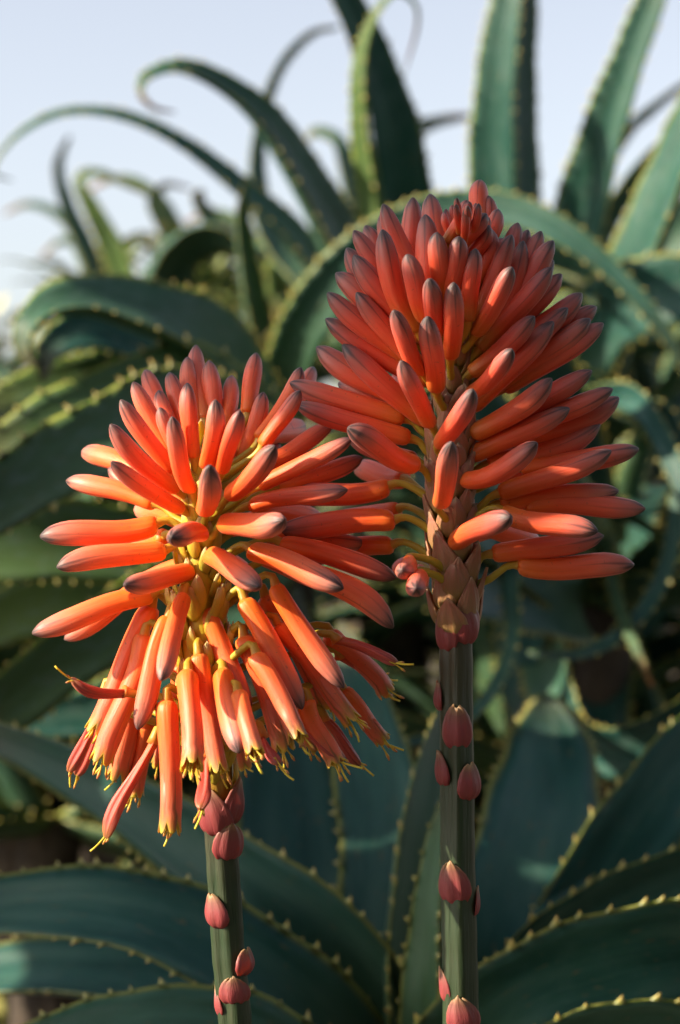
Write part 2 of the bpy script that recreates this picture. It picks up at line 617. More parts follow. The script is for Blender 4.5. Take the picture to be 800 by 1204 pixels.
def random_leaf(plant, crown, az, el, length, width, rnd, droop=0.6, limit=True, teeth='join', tip=0.4, yel=0.15, mind=0.95):
    """a recurved leaf growing out of the crown; None if it would stand in front of the flowers or in the sky"""
    h = Vector((math.cos(az), math.sin(az), 0))
    pts, nor, wid = [], [], []
    p = crown + h * 0.012
    n = 7
    e = el
    side = rnd.uniform(-0.25, 0.25)
    for i in range(n):
        t = i / (n - 1)
        d = h * math.cos(e) + Vector((0, 0, math.sin(e)))
        pts.append(p.copy())
        nor.append((Vector((0, 0, 1)) * math.cos(e) - h * math.sin(e)))
        wid.append(width * (0.95 if t < 0.1 else (1 - t) ** 0.75 * 1.05 + 0.02))
        p = p + d * (length / (n - 1))
        e -= droop * (0.25 + t) * 0.5
        h = (Quaternion((0, 0, 1), side * 0.25) @ h).normalized()
    if limit:
        for q in pts:
            if q.y < 0.05:
                return None
            x, y = project(q)
            if -60 < x < 860 and -60 < y < 1270:
                if q.y < mind or y < skyline(x) + 25:
                    return None
    return build_leaf(plant, pts, wid, nor, (tip, yel, 1), teeth, 0.32, 0.24, 16, 0.016, 0.0042, rnd)


def plant_root(name, crown, label, group='aloe plants behind the flower spikes'):
    return empty(name, (crown.x, crown.y + 0.02, 0.0), label, 'aloe plant', group)


def rosette_fill(plant, crown, n, rnd, length=(0.28, 0.42), width=(0.034, 0.05), elmin=5, elmax=80, **kw):
    c = 0
    for i in range(n):
        az = i * 2.39996 + rnd.uniform(-0.25, 0.25)
        el = rad(elmin + (elmax - elmin) * (i + 0.5) / n + rnd.uniform(-6, 6))
        if random_leaf(plant, crown, az, el, rnd.uniform(*length), rnd.uniform(*width), rnd, droop=rnd.uniform(0.35, 0.95), yel=rnd.uniform(0.0, 0.35), tip=rnd.uniform(0, 0.8), **kw):
            c += 1
    return c


# ------------------------------------------------------------------ aloe plants
R = random.Random
# --- plant behind the left spike, its leaves sweep to the lower left
r = R(11)
cr = P(455, 1290, 1.02)
pl = plant_root('aloe_plant', cr, 'aloe with long toothed leaves fanning out low behind the orange spike')
trunk(pl, cr, r)
E = 'each'
px_leaf(pl, [(470, 1290, 1.0, 130), (400, 1140, .98, 138), (300, 1050, .99, 112), (190, 970, 1.03, 84), (80, 905, 1.08, 58), (-20, 862, 1.12, 36), (-110, 840, 1.16, 4)], -22, .3, .03, E, rnd=r, bloom=.22)
px_leaf(pl, [(450, 1300, .98, 120), (360, 1195, .95, 122), (250, 1110, .94, 108), (130, 1068, .95, 92), (0, 1066, .98, 70), (-110, 1090, 1.0, 36), (-190, 1130, 1.02, 4)], 30, .3, .0, E, rnd=r, bloom=.22)
px_leaf(pl, [(420, 1320, .93, 110), (300, 1225, .90, 96), (180, 1205, .90, 80), (60, 1225, .91, 60), (-60, 1270, .92, 30)], 35, .3, .12, E, rnd=r, bloom=.22)
px_leaf(pl, [(430, 1310, 1.02, 100), (300, 1190, 1.03, 90), (160, 1145, 1.05, 76), (20, 1140, 1.08, 60), (-100, 1160, 1.1, 30), (-160, 1180, 1.1, 4)], 48, .3, .0, E, rnd=r, bloom=.22)
px_leaf(pl, [(420, 1300, 1.06, 150), (365, 1130, 1.08, 158), (345, 980, 1.13, 140), (340, 860, 1.2, 100), (345, 760, 1.28, 60), (350, 690, 1.33, 6)], 14, .3, .0, E, rnd=r, bloom=.22)
px_leaf(pl, [(460, 1300, 1.03, 110), (458, 1130, 1.04, 112), (452, 980, 1.08, 104), (430, 860, 1.15, 84), (410, 780, 1.22, 50), (400, 730, 1.27, 5)], -16, .3, .02, E, rnd=r, bloom=.22)
px_leaf(pl, [(490, 1310, .99, 60), (480, 1150, .98, 58), (488, 1000, 1.0, 48), (505, 900, 1.03, 34), (520, 830, 1.06, 5)], 48, .2, .25, E, rnd=r, bloom=.22)
px_leaf(pl, [(505, 1320, .97, 50), (497, 1200, .95, 46), (503, 1080, .96, 34), (515, 980, .98, 20), (525, 930, 1.0, 4)], -52, .2, .35, E, rnd=r, bloom=.22)

# --- plant behind the red spike, broad leaves at the lower right
r = R(12)
cr = P(560, 1300, 1.06)
pl = plant_root('aloe_plant', cr, 'aloe with broad blue-green toothed leaves low behind the red spike stalk')
trunk(pl, cr, r)
px_leaf(pl, [(570, 1300, 1.05, 150), (600, 1140, 1.05, 158), (628, 1010, 1.09, 150), (645, 915, 1.16, 118), (648, 850, 1.25, 70), (642, 815, 1.36, 6)], 10, .2, .0, E, rnd=r, bloom=.22, channel=.22)
px_leaf(pl, [(600, 1290, 1.08, 120), (680, 1090, 1.08, 112), (760, 960, 1.10, 104), (840, 860, 1.14, 80), (910, 790, 1.18, 6)], 18, .2, .0, E, rnd=r, bloom=.22)
px_leaf(pl, [(560, 1260, 1.02, 80), (630, 1130, 1.01, 80), (730, 1062, 1.01, 80), (840, 1020, 1.02, 62), (960, 1000, 1.02, 6)], 25, .2, .05, E, rnd=r, bloom=.22)
px_leaf(pl, [(480, 1290, .94, 110), (590, 1185, .92, 118), (700, 1140, .91, 134), (810, 1120, .91, 128), (930, 1130, .93, 90), (1060, 1170, .95, 6)], 22, .2, .04, E, rnd=r, bloom=.22)
px_leaf(pl, [(560, 1330, .92, 100), (660, 1240, .90, 90), (780, 1215, .89, 84), (900, 1240, .9, 5)], 30, .2, .15, E, rnd=r, bloom=.22)

# --- plant at the right with thin recurved leaves in the shade
r = R(13)
cr = P(715, 700, 1.5)
pl = plant_root('aloe_plant', cr, 'shaded aloe beside the red spike with thin recurved hooked leaves')
trunk(pl, cr, r, .022)
px_leaf(pl, [(690, 560, 1.42, 30), (735, 480, 1.36, 40), (790, 498, 1.32, 36), (800, 580, 1.30, 32), (780, 680, 1.29, 28), (735, 742, 1.28, 25), (680, 770, 1.27, 20), (622, 768, 1.26, 8)], 40, .1, .05, E, rnd=r, grow=.72)
px_leaf(pl, [(700, 660, 1.48, 30), (640, 620, 1.35, 28), (603, 670, 1.27, 24), (604, 750, 1.23, 21), (575, 820, 1.2, 19), (520, 862, 1.18, 17), (455, 878, 1.17, 13), (418, 878, 1.16, 4)], 45, .1, .12, E, rnd=r, grow=.8)
px_leaf(pl, [(660, 560, 1.5, 50), (690, 480, 1.4, 52), (745, 470, 1.32, 46), (790, 540, 1.28, 36), (815, 620, 1.26, 22), (820, 690, 1.26, 3)], 20, .1, .0, E, rnd=r, grow=.72)
px_leaf(pl, [(715, 640, 1.4, 14), (725, 700, 1.3, 15), (745, 755, 1.26, 12), (768, 808, 1.25, 4)], 30, 1, .35, rnd=r)
px_leaf(pl, [(640, 760, 1.45, 60), (655, 830, 1.34, 62), (700, 882, 1.28, 60), (765, 870, 1.25, 58), (840, 820, 1.24, 44), (920, 770, 1.24, 4)], 30, .2, .0, E, rnd=r)
px_leaf(pl, [(700, 760, 1.52, 90), (690, 860, 1.46, 90), (640, 930, 1.42, 70), (580, 960, 1.4, 5)], 10, .2, .0, rnd=r)
px_leaf(pl, [(680, 640, 1.55, 60), (625, 700, 1.48, 64), (610, 790, 1.44, 50), (612, 870, 1.42, 6)], 20, .2, .0, rnd=r)
for q in ([(700, 690, 1.46, 80), (640, 600, 1.34, 84), (575, 510, 1.26, 76), (530, 440, 1.22, 50), (505, 390, 1.2, 5)],
          [(690, 700, 1.44, 80), (610, 640, 1.32, 84), (545, 590, 1.24, 70), (500, 560, 1.2, 40), (480, 545, 1.19, 5)],
          [(700, 660, 1.48, 80), (670, 540, 1.36, 84), (630, 430, 1.28, 74), (590, 350, 1.25, 50), (565, 300, 1.24, 5)],
          [(690, 720, 1.42, 80), (600, 700, 1.30, 80), (520, 680, 1.22, 60), (470, 650, 1.19, 5)]):
    px_leaf(pl, q, 30, .2, .0, 'join', rnd=r)  # broad leaves added behind the red spike to shade the leaves at the right edge
rosette_fill(pl, cr, 16, r, (.26, .36), (.034, .046), mind=1.25, elmax=40)

# --- big plant behind, between the spikes
r = R(14)
cr = P(455, 400, 1.75)
pl = plant_root('aloe_plant', cr, 'tall aloe behind the red spike, one leaf hooking against the sky')
trunk(pl, cr, r, .034)
px_leaf(pl, [(440, 400, 1.74, 66), (410, 300, 1.70, 62), (365, 215, 1.66, 54), (315, 140, 1.62, 42), (262, 97, 1.6, 30), (212, 78, 1.58, 21), (175, 88, 1.57, 15), (166, 108, 1.56, 10), (180, 126, 1.56, 7), (206, 132, 1.56, 3)], 62, 1, .10, E, rnd=r, grow=.66)
px_leaf(pl, [(430, 420, 1.8, 44), (360, 290, 1.78, 40), (290, 225, 1.76, 32), (215, 168, 1.74, 24), (145, 136, 1.73, 18), (75, 132, 1.72, 14), (20, 160, 1.71, 10), (-8, 200, 1.7, 6), (15, 212, 1.7, 2)], 55, .3, .05, E, rnd=r, grow=.66)
px_leaf(pl, [(440, 400, 1.85, 30), (330, 300, 1.95, 28), (303, 215, 2.0, 24), (308, 140, 2.02, 18), (330, 78, 2.03, 14), (365, 40, 2.03, 11), (398, 32, 2.02, 5)], 50, .3, .12, rnd=r, grow=.8)
px_leaf(pl, [(480, 420, 1.70, 90), (478, 280, 1.66, 72), (462, 150, 1.62, 56), (430, 50, 1.6, 42), (390, -30, 1.58, 30), (340, -110, 1.57, 4)], 35, .2, .03, E, rnd=r)
px_leaf(pl, [(440, 400, 1.68, 44), (438, 270, 1.64, 42), (424, 150, 1.60, 30), (424, 70, 1.58, 22), (440, 20, 1.57, 13), (465, -8, 1.57, 9), (488, 5, 1.57, 7), (490, 35, 1.57, 6), (476, 84, 1.57, 2)], -60, 1, .6, E, rnd=r, grow=.62)
px_leaf(pl, [(330, 500, 1.62, 70), (350, 400, 1.55, 84), (420, 305, 1.52, 82), (500, 258, 1.5, 72), (590, 246, 1.48, 58), (660, 272, 1.46, 44), (720, 318, 1.45, 32), (770, 375, 1.44, 24), (810, 440, 1.44, 16), (840, 500, 1.44, 3)], -8, .2, .06, E, rnd=r, grow=.74)
px_leaf(pl, [(330, 480, 1.72, 40), (305, 380, 1.68, 38), (290, 300, 1.66, 30), (284, 250, 1.65, 20), (288, 215, 1.65, 4)], 55, .3, .3, E, rnd=r, grow=.7)
px_leaf(pl, [(440, 420, 1.9, 50), (370, 310, 1.98, 44), (330, 290, 2.0, 36), (280, 290, 2.02, 24), (235, 240, 2.04, 16), (240, 225, 2.05, 4)], 50, .6, .3, rnd=r)
px_leaf(pl, [(470, 420, 2.0, 40), (420, 240, 2.1, 26), (400, 170, 2.15, 16), (372, 155, 2.17, 12), (362, 165, 2.17, 3)], 50, .4, .2, rnd=r)
px_leaf(pl, [(470, 400, 2.2, 30), (460, 230, 2.3, 22), (478, 160, 2.34, 15), (515, 142, 2.35, 13), (553, 136, 2.35, 6)], 50, .8, .1, rnd=r)
rosette_fill(pl, cr, 20, r, (.24, .36), (.036, .05), mind=1.3)

# --- plant at the upper right, upright leaves against the sky
r = R(15)
cr = P(650, 420, 1.72)
pl = plant_root('aloe_plant', cr, 'tall aloe with straight upright leaves standing against the sky')
trunk(pl, cr, r, .034)
px_leaf(pl, [(620, 420, 1.70, 70), (592, 300, 1.68, 64), (581, 190, 1.66, 56), (586, 80, 1.64, 46), (602, -30, 1.63, 34), (625, -150, 1.63, 4)], -28, .2, .04, E, rnd=r)
px_leaf(pl, [(640, 420, 1.74, 50), (618, 300, 1.72, 38), (612, 190, 1.70, 34), (612, 90, 1.69, 29), (618, 0, 1.68, 23), (630, -110, 1.68, 4)], 62, .2, .06, E, rnd=r)
px_leaf(pl, [(660, 420, 1.69, 76), (676, 290, 1.65, 66), (706, 170, 1.61, 54), (740, 70, 1.58, 42), (775, -20, 1.56, 32), (820, -130, 1.54, 4)], -25, .2, .06, E, rnd=r)
px_leaf(pl, [(700, 430, 1.62, 90), (745, 310, 1.57, 84), (785, 210, 1.54, 74), (822, 120, 1.52, 60), (860, 20, 1.5, 6)], -58, .2, .06, E, rnd=r, grow=.6)
px_leaf(pl, [(670, 400, 1.8, 40), (705, 280, 1.82, 26), (735, 225, 1.82, 22), (775, 175, 1.82, 16), (830, 140, 1.82, 4)], 50, .3, .25, rnd=r)
px_leaf(pl, [(680, 420, 2.0, 40), (700, 230, 2.1, 18), (735, 158, 2.12, 13), (770, 125, 2.12, 11), (810, 95, 2.12, 6)], 50, .3, .1, rnd=r)
px_leaf(pl, [(660, 470, 1.6, 80), (705, 380, 1.52, 92), (770, 345, 1.48, 90), (850, 350, 1.46, 60), (920, 390, 1.45, 5)], -10, .3, .03, E, rnd=r)
px_leaf(pl, [(680, 440, 1.66, 60), (740, 340, 1.62, 60), (800, 270, 1.6, 54), (870, 220, 1.6, 5)], -20, .3, .15, E, rnd=r)
rosette_fill(pl, cr, 18, r, (.24, .34), (.036, .05), mind=1.35)

# --- plant at the middle left, arched leaf and rows of bright teeth
r = R(16)
cr = P(330, 560, 1.45)
pl = plant_root('aloe_plant', cr, 'aloe behind the orange spike with one thick leaf arching over and brightly lit teeth')
trunk(pl, cr, r, .03)
px_leaf(pl, [(320, 520, 1.42, 80), (275, 425, 1.37, 84), (205, 375, 1.32, 76), (130, 352, 1.3, 62), (72, 352, 1.28, 48), (35, 378, 1.27, 34), (28, 412, 1.27, 22), (45, 430, 1.27, 5)], 60, .3, .16, E, rnd=r, grow=.72)
px_leaf(pl, [(330, 540, 1.5, 80), (260, 450, 1.46, 80), (180, 402, 1.42, 70), (110, 385, 1.4, 54), (60, 410, 1.39, 34), (50, 450, 1.39, 5)], 20, .3, .0, rnd=r)
px_leaf(pl, [(330, 560, 1.3, 80), (240, 480, 1.22, 84), (140, 510, 1.16, 92), (40, 565, 1.12, 86), (-60, 630, 1.1, 60), (-140, 690, 1.1, 5)], 32, .3, .34, E, rnd=r, spacing=.0155, tsize=.0052)
px_leaf(pl, [(330, 520, 1.38, 60), (240, 440, 1.32, 62), (140, 462, 1.28, 64), (40, 506, 1.25, 58), (-60, 560, 1.24, 5)], 32, .3, .45, E, rnd=r, spacing=.0155, tsize=.005)
px_leaf(pl, [(330, 520, 1.5, 60), (240, 450, 1.46, 60), (130, 440, 1.42, 56), (20, 470, 1.4, 50), (-80, 520, 1.4, 5)], 28, .3, .55, rnd=r)
px_leaf(pl, [(320, 620, 1.34, 80), (200, 650, 1.28, 92), (90, 640, 1.25, 96), (-20, 650, 1.23, 80), (-140, 690, 1.22, 5)], 30, .3, .5, rnd=r)
px_leaf(pl, [(320, 640, 1.3, 70), (210, 690, 1.24, 76), (100, 760, 1.2, 78), (0, 840, 1.18, 64), (-80, 910, 1.17, 5)], 12, .3, .45, E, rnd=r)
px_leaf(pl, [(320, 660, 1.36, 70), (230, 760, 1.3, 72), (130, 830, 1.27, 64), (30, 848, 1.26, 40), (-50, 850, 1.26, 5)], 20, .3, .0, rnd=r)
px_leaf(pl, [(310, 640, 1.42, 70), (190, 700, 1.38, 76), (90, 700, 1.35, 72), (-20, 740, 1.34, 60), (-110, 800, 1.34, 4)], 25, .3, .7, rnd=r)
rosette_fill(pl, cr, 18, r, (.24, .34), (.036, .048), mind=1.3)

# --- plant at the upper left, small and far, yellowing leaves
r = R(17)
cr = P(170, 390, 2.2)
pl = plant_root('aloe_plant', cr, 'smaller far aloe with yellow-green folded leaf and dry red curled tip')
trunk(pl, cr, r, .03)
px_leaf(pl, [(165, 380, 2.2, 40), (135, 295, 2.18, 36), (110, 245, 2.16, 26), (94, 213, 2.15, 16), (112, 203, 2.15, 13), (142, 214, 2.15, 11), (180, 232, 2.15, 4)], -45, .3, .55, E, rnd=r, grow=.75)
px_leaf(pl, [(140, 380, 2.3, 30), (105, 300, 2.32, 22), (78, 240, 2.33, 17), (68, 195, 2.34, 12), (82, 160, 2.34, 4)], 40, .3, .2, rnd=r)
px_leaf(pl, [(180, 400, 2.1, 52), (200, 320, 2.05, 48), (225, 290, 2.03, 42), (262, 278, 2.0, 30), (300, 300, 1.98, 5)], 55, .3, .1, E, rnd=r)
px_leaf(pl, [(210, 380, 2.3, 26), (207, 300, 2.32, 22), (190, 262, 2.33, 17), (178, 238, 2.34, 12), (195, 217, 2.35, 8), (225, 222, 2.35, 3)], 40, 1, .6, rnd=r)
rosette_fill(pl, cr, 18, r, (.18, .30), (.03, .042), mind=1.6)

# --- tangle of small yellowing rosettes under the open sky
for k, (c, lab) in enumerate([((330, 372, 2.15), 'small yellow-green aloe rosette beneath the hooking leaf'), ((120, 372, 2.5), 'small pale aloe rosette at the foot of the folded leaf'), ((235, 365, 2.35), 'small olive aloe rosette beside the small far bloom')]):
    r = R(140 + k)
    cr = P(*c)
    pl = plant_root('aloe_plant', cr, lab)
    trunk(pl, cr, r, .022)
    for q in range(30):
        az = q * 2.39996
        random_leaf(pl, cr, az, rad(10 + 2.4 * q), r.uniform(.10, .17), r.uniform(.016, .026), r, droop=r.uniform(.5, 1.3), limit=False, yel=r.uniform(.35, .95), tip=r.uniform(.3, 1))
    for tips in ([(0, 0, 0, 22), (-30, -90, .05, 18), (-60, -150, .08, 12), (-110, -175, .1, 8), (-150, -160, .1, 3)],
                 [(0, 0, 0, 22), (20, -80, .1, 16), (50, -130, .15, 12), (95, -140, .18, 8), (120, -110, .18, 3)],
                 [(0, 0, 0, 20), (-10, -70, .1, 15), (-45, -100, .12, 10), (-70, -80, .12, 4)]):
        f = r.uniform(.55, .95)
        px_leaf(pl, [(c[0] + x * f + r.uniform(-8, 8), c[1] + y * f, c[2] + d, w) for x, y, d, w in tips], r.uniform(40, 60), r.uniform(.3, 1), r.uniform(.1, .6), rnd=r, seg=18)

# --- ordinary rosettes that fill the thicket behind
fills = [
    ((90, 560, 2.0), 'dense aloe rosette deep in the thicket at the orange side', .0),
    ((560, 700, 1.75), 'dark aloe rosette in the shade between both flower stalks', .0),
    ((760, 560, 2.0), 'dark aloe rosette in the shade beyond the red spike', .0),
    ((330, 900, 1.7), 'dark aloe rosette low in the shade under the orange spike', .0),
    ((60, 960, 1.6), 'dim aloe rosette low behind the long fanned leaves', .0),
    ((800, 980, 1.6), 'dim aloe rosette low behind the broad blue-green leaves', .0),
    ((40, 800, 1.62), 'dim aloe rosette beneath the yellow-toothed leaves', .0),
    ((700, 800, 1.72), 'dark aloe rosette under the thin recurved leaves', .0),
    ((620, 900, 1.6), 'dark aloe rosette low behind the tall stalk', .0),
    ((-20, 450, 2.6), 'sunlit far aloe rosette at the edge of the open sky', .0),
    ((300, 440, 2.5), 'sunlit far aloe rosette beside the orange far bloom', .0),
    ((560, 420, 2.6), 'far aloe rosette hidden behind the red spike', .0),
    ((820, 420, 2.4), 'far aloe rosette behind the straight upright leaves', .0),
]
for i, (c, lab, _) in enumerate(fills):
    r = R(100 + i)
    cr = P(*c)
    pl = plant_root('aloe_plant', cr, lab)
    trunk(pl, cr, r, .028)
    rosette_fill(pl, cr, 26, r, (.24, .42), (.036, .052), elmin=-25, mind=1.42)

# --- unseen aloes added at the left, leaves laid to shade flowers and lower leaves

def sunward(px, py, d, t):
    """the point t metres towards the sun from the spot seen at (px, py, d): what stands there shades that spot"""
    return P(px, py, d) + sdir * t


def shading_leaf(plant, crown, d, spots, width, rnd, turn=0.0):
    pts = [crown] + [sunward(x, y, d, t) for x, y, t in spots]
    k = len(pts)
    wid = [width * (1.0 if i == 0 else (1 - i / (k - 1)) ** 0.45 + 0.03) for i in range(k)]
    n = (sdir + Vector((0, 0.3, 0.2)) * turn).normalized()
    build_leaf(plant, pts, wid, [n] * k, (.3, .1, 1), 'join', .3, .24, 22, .016, .0042, rnd)


r = R(31)
cr = sunward(-420, 190, .86, .95)
pl = plant_root('aloe_plant', cr, 'tall aloe at the sunny side whose leaves reach over and shade the flowers', 'aloe plants outside the picture')
trunk(pl, cr, r, .035)
shading_leaf(pl, cr, .7, [(100, 215, .7), (400, 250, .55), (650, 300, .45), (860, 380, .38)], .062, r)
shading_leaf(pl, cr, .7, [(100, 330, .75), (350, 400, .58), (600, 455, .47), (820, 520, .4)], .060, r, .5)
shading_leaf(pl, cr, .7, [(60, 250, .8), (330, 360, .65), (500, 525, .55), (720, 640, .5), (850, 690, .5)], .046, r, -.4)
shading_leaf(pl, cr, .7, [(150, 150, .72), (420, 130, .6), (700, 180, .5), (900, 260, .45)], .06, r, .3)
rosette_fill(pl, cr, 12, r, (.3, .4), (.04, .054), elmin=45, limit=False)

r = R(32)
cr = sunward(-260, 960, 1.0, .85)  # unseen aloe added so that the low leaves fall in shade
pl = plant_root('aloe_plant', cr, 'aloe at the sunny side that shades the fanned leaves', 'aloe plants outside the picture')
trunk(pl, cr, r, .03)
for k, y in enumerate((850, 935, 1010, 1085, 1160, 1240)):
    o = 40 * (k % 2)
    shading_leaf(pl, cr, 1.0, [(0, y - 40 + o * .3, .72 + .02 * k), (250, y - 10, .6), (480, y + 15, .52), (700, y + 45, .47), (900, y + 90, .44)], .080, r, (-.3, .2, .5)[k % 3])
for y in (920, 960, 1000):
    shading_leaf(pl, cr, 1.12 + .04 * (y == 960), [(120, y - 20, .8), (420, y - 5, .68), (720, y, .6), (1000, y + 20, .55)], .085, r, .1)
for y in (1090, 1170, 1250):
    shading_leaf(pl, cr, .92, [(200, y + 30, .66), (450, y + 10, .56), (680, y, .48), (900, y + 10, .43)], .085, r, .1)
for y in (790, 880):
    shading_leaf(pl, cr, 1.18, [(150, y, .8), (400, y + 10, .68), (660, y + 20, .6), (950, y + 40, .55)], .085, r, .1)

r = R(39)
cr = sunward(300, 770, 1.42, .95)  # unseen aloe added to keep sun out of the hollow
pl = plant_root('aloe_plant', cr, 'aloe at the sunny side that shades the hollow between the stalks', 'aloe plants outside the picture')
trunk(pl, cr, r, .03)
for k, y in enumerate((690, 760, 830, 900, 980)):
    shading_leaf(pl, cr, 1.42, [(430, y - 10, .84), (560, y, .76), (700, y + 5, .7), (900, y + 20, .62)], .085, r, (-.2, .3)[k % 2])

r = R(33)
cr = Vector((0.62, 0.95, 0.72))  # unseen aloe added at the right to block sky light
pl = plant_root('aloe_plant', cr, 'aloe at the shady side beyond the broad blue-green leaves', 'aloe plants outside the picture')
trunk(pl, cr, r, .03)
rosette_fill(pl, cr, 26, r, (.3, .45), (.045, .06), elmin=5, mind=1.2)
for k, c in enumerate([(0.35, -0.85, 0.75), (-0.45, -0.95, 0.7), (1.0, -0.1, .8)]):  # more unseen aloes added round the camera against the sky fill
    r = R(34 + k)
    cr = Vector(c)
    pl = plant_root('aloe_plant', cr, ['aloe behind the photographer with a pale trunk', 'aloe behind the photographer at the sunny side', 'aloe beside the photographer at the shady side'][k], 'aloe plants outside the picture')
    trunk(pl, cr, r, .03)
    rosette_fill(pl, cr, 24, r, (.34, .46), (.045, .06), elmin=5, limit=False)


# --- unseen evergreen bushes added round the camera's back to block sky light
M_BUSH = simple_plant('bush_leaf', [(0, (0.03, 0.06, 0.018)), (1, (0.05, 0.09, 0.025))], (3, 3), 0.3, (0.09, 0.11, 0.03), 0.5, 0.0)


def bush(x, y, h, rx, ry, n, seed, label, mat=None, group='evergreen bushes behind the photographer', leaf=1.0, spread=.13):
    r_ = R(seed)
    pl = empty('leafy_bush', (x, y, 0), label, 'bush', group)
    pts = [(0, 0, -.05), (.03, .02, h * .25), (0, .05, h * .55), (.04, .02, h * .85)]
    v, f, u = tube([Vector(p) for p in pts], [.06, .05, .035, .012], 10)
    link('trunk', mesh_from('trunk', v, f, u), M_TRUNK, pl)
    vv, ff, uu = [], [], []
    clumps = []
    while len(clumps) < 60:
        p = Vector((r_.uniform(-1, 1), r_.uniform(-1, 1), r_.uniform(-1, 1)))
        if p.length < 1:
            clumps.append(Vector((p.x * rx, p.y * ry, h * .54 + p.z * h * .46)))
    for i in range(n):
        c = r_.choice(clumps)
        p = c + Vector((r_.gauss(0, spread), r_.gauss(0, spread), r_.gauss(0, spread)))
        d = Vector((r_.uniform(-1, 1), r_.uniform(-1, 1), r_.uniform(-.4, 1))).normalized()
        s = d.cross(Vector((r_.uniform(-1, 1), r_.uniform(-1, 1), r_.uniform(-1, 1)))).normalized()
        L, w = r_.uniform(.06, .11) * leaf, r_.uniform(.018, .03) * leaf
        o = len(vv)
        vv += [p, p + d * L * .5 + s * w, p + d * L, p + d * L * .5 - s * w]
        uu += [(.5, 0), (1, .5), (.5, 1), (0, .5)]
        ff.append((o, o + 1, o + 2, o + 3))
    c = link('crown', mesh_from('crown', vv, ff, uu, False), mat or M_BUSH, pl)
    c['kind'] = 'stuff'


bush(1.75, -0.25, 2.6, .75, .7, 9000, 51, 'dark evergreen bush beside the photographer at the shady side')
bush(1.35, -1.4, 2.8, .8, .75, 9000, 52, 'dark evergreen bush behind the photographer, tallest of the row')
bush(0.15, -1.9, 2.7, .85, .7, 9000, 53, 'dark evergreen bush straight behind the photographer')
bush(-1.0, -1.95, 2.4, .75, .7, 9000, 54, 'dark evergreen bush behind the photographer at the sunny side')

M_DRY = simple_plant('pale_bush_leaf', [(0, (0.14, 0.15, 0.03)), (1, (0.26, 0.24, 0.06))], (3, 3), 0.4, (0.32, 0.24, 0.10), 0.5, 0.0)
for k, (px, top, d, h_, lab) in enumerate([(40, 385, 2.3, 1, 'sunlit yellow-green bush deep behind the arching leaf'),
                                           (150, 352, 3.2, 1, 'pale bush on the horizon behind the small far aloe'),
                                           (-40, 338, 4.5, 1, 'low pale bush farthest off on the open horizon'),
                                           (340, 355, 3.0, 1, 'sunlit yellow-green bush beyond the small far bloom')]):
    t = P(px, top, d)
    bush(t.x, t.y, t.z, .14 * d, .12 * d, 2600, 60 + k, lab, M_DRY, 'sunlit bushes in the distance', .42, .06)

# ------------------------------------------------------------------ flower spikes
def interp(tab, x):
    if x <= tab[0][0]:
        return tab[0][1]
    for (a, b), (c, d) in zip(tab, tab[1:]):
        if x <= c:
            t = (x - a) / (c - a)
            t2 = t * t * (3 - 2 * t)
            return b + (d - b) * (0.5 * t + 0.5 * t2)
    return tab[-1][1]


PROFILES = {
    'bud': [(0, 0.0), (0.005, 0.042), (0.018, 0.069), (0.045, 0.085), (0.09, 0.091), (0.25, 0.094), (0.45, 0.101), (0.62, 0.106), (0.74, 0.104), (0.83, 0.094), (0.90, 0.076), (0.95, 0.053), (0.982, 0.030), (1, 0.008)],
    'open': [(0, 0.0), (0.006, 0.038), (0.02, 0.068), (0.05, 0.086), (0.10, 0.092), (0.2, 0.086), (0.4, 0.084), (0.6, 0.086), (0.8, 0.087), (0.92, 0.086), (1, 0.090)],
    'wilt': [(0, 0.0), (0.01, 0.026), (0.05, 0.042), (0.12, 0.040), (0.4, 0.046), (0.7, 0.062), (0.85, 0.060), (0.94, 0.044), (0.99, 0.024), (1, 0.012)],
}


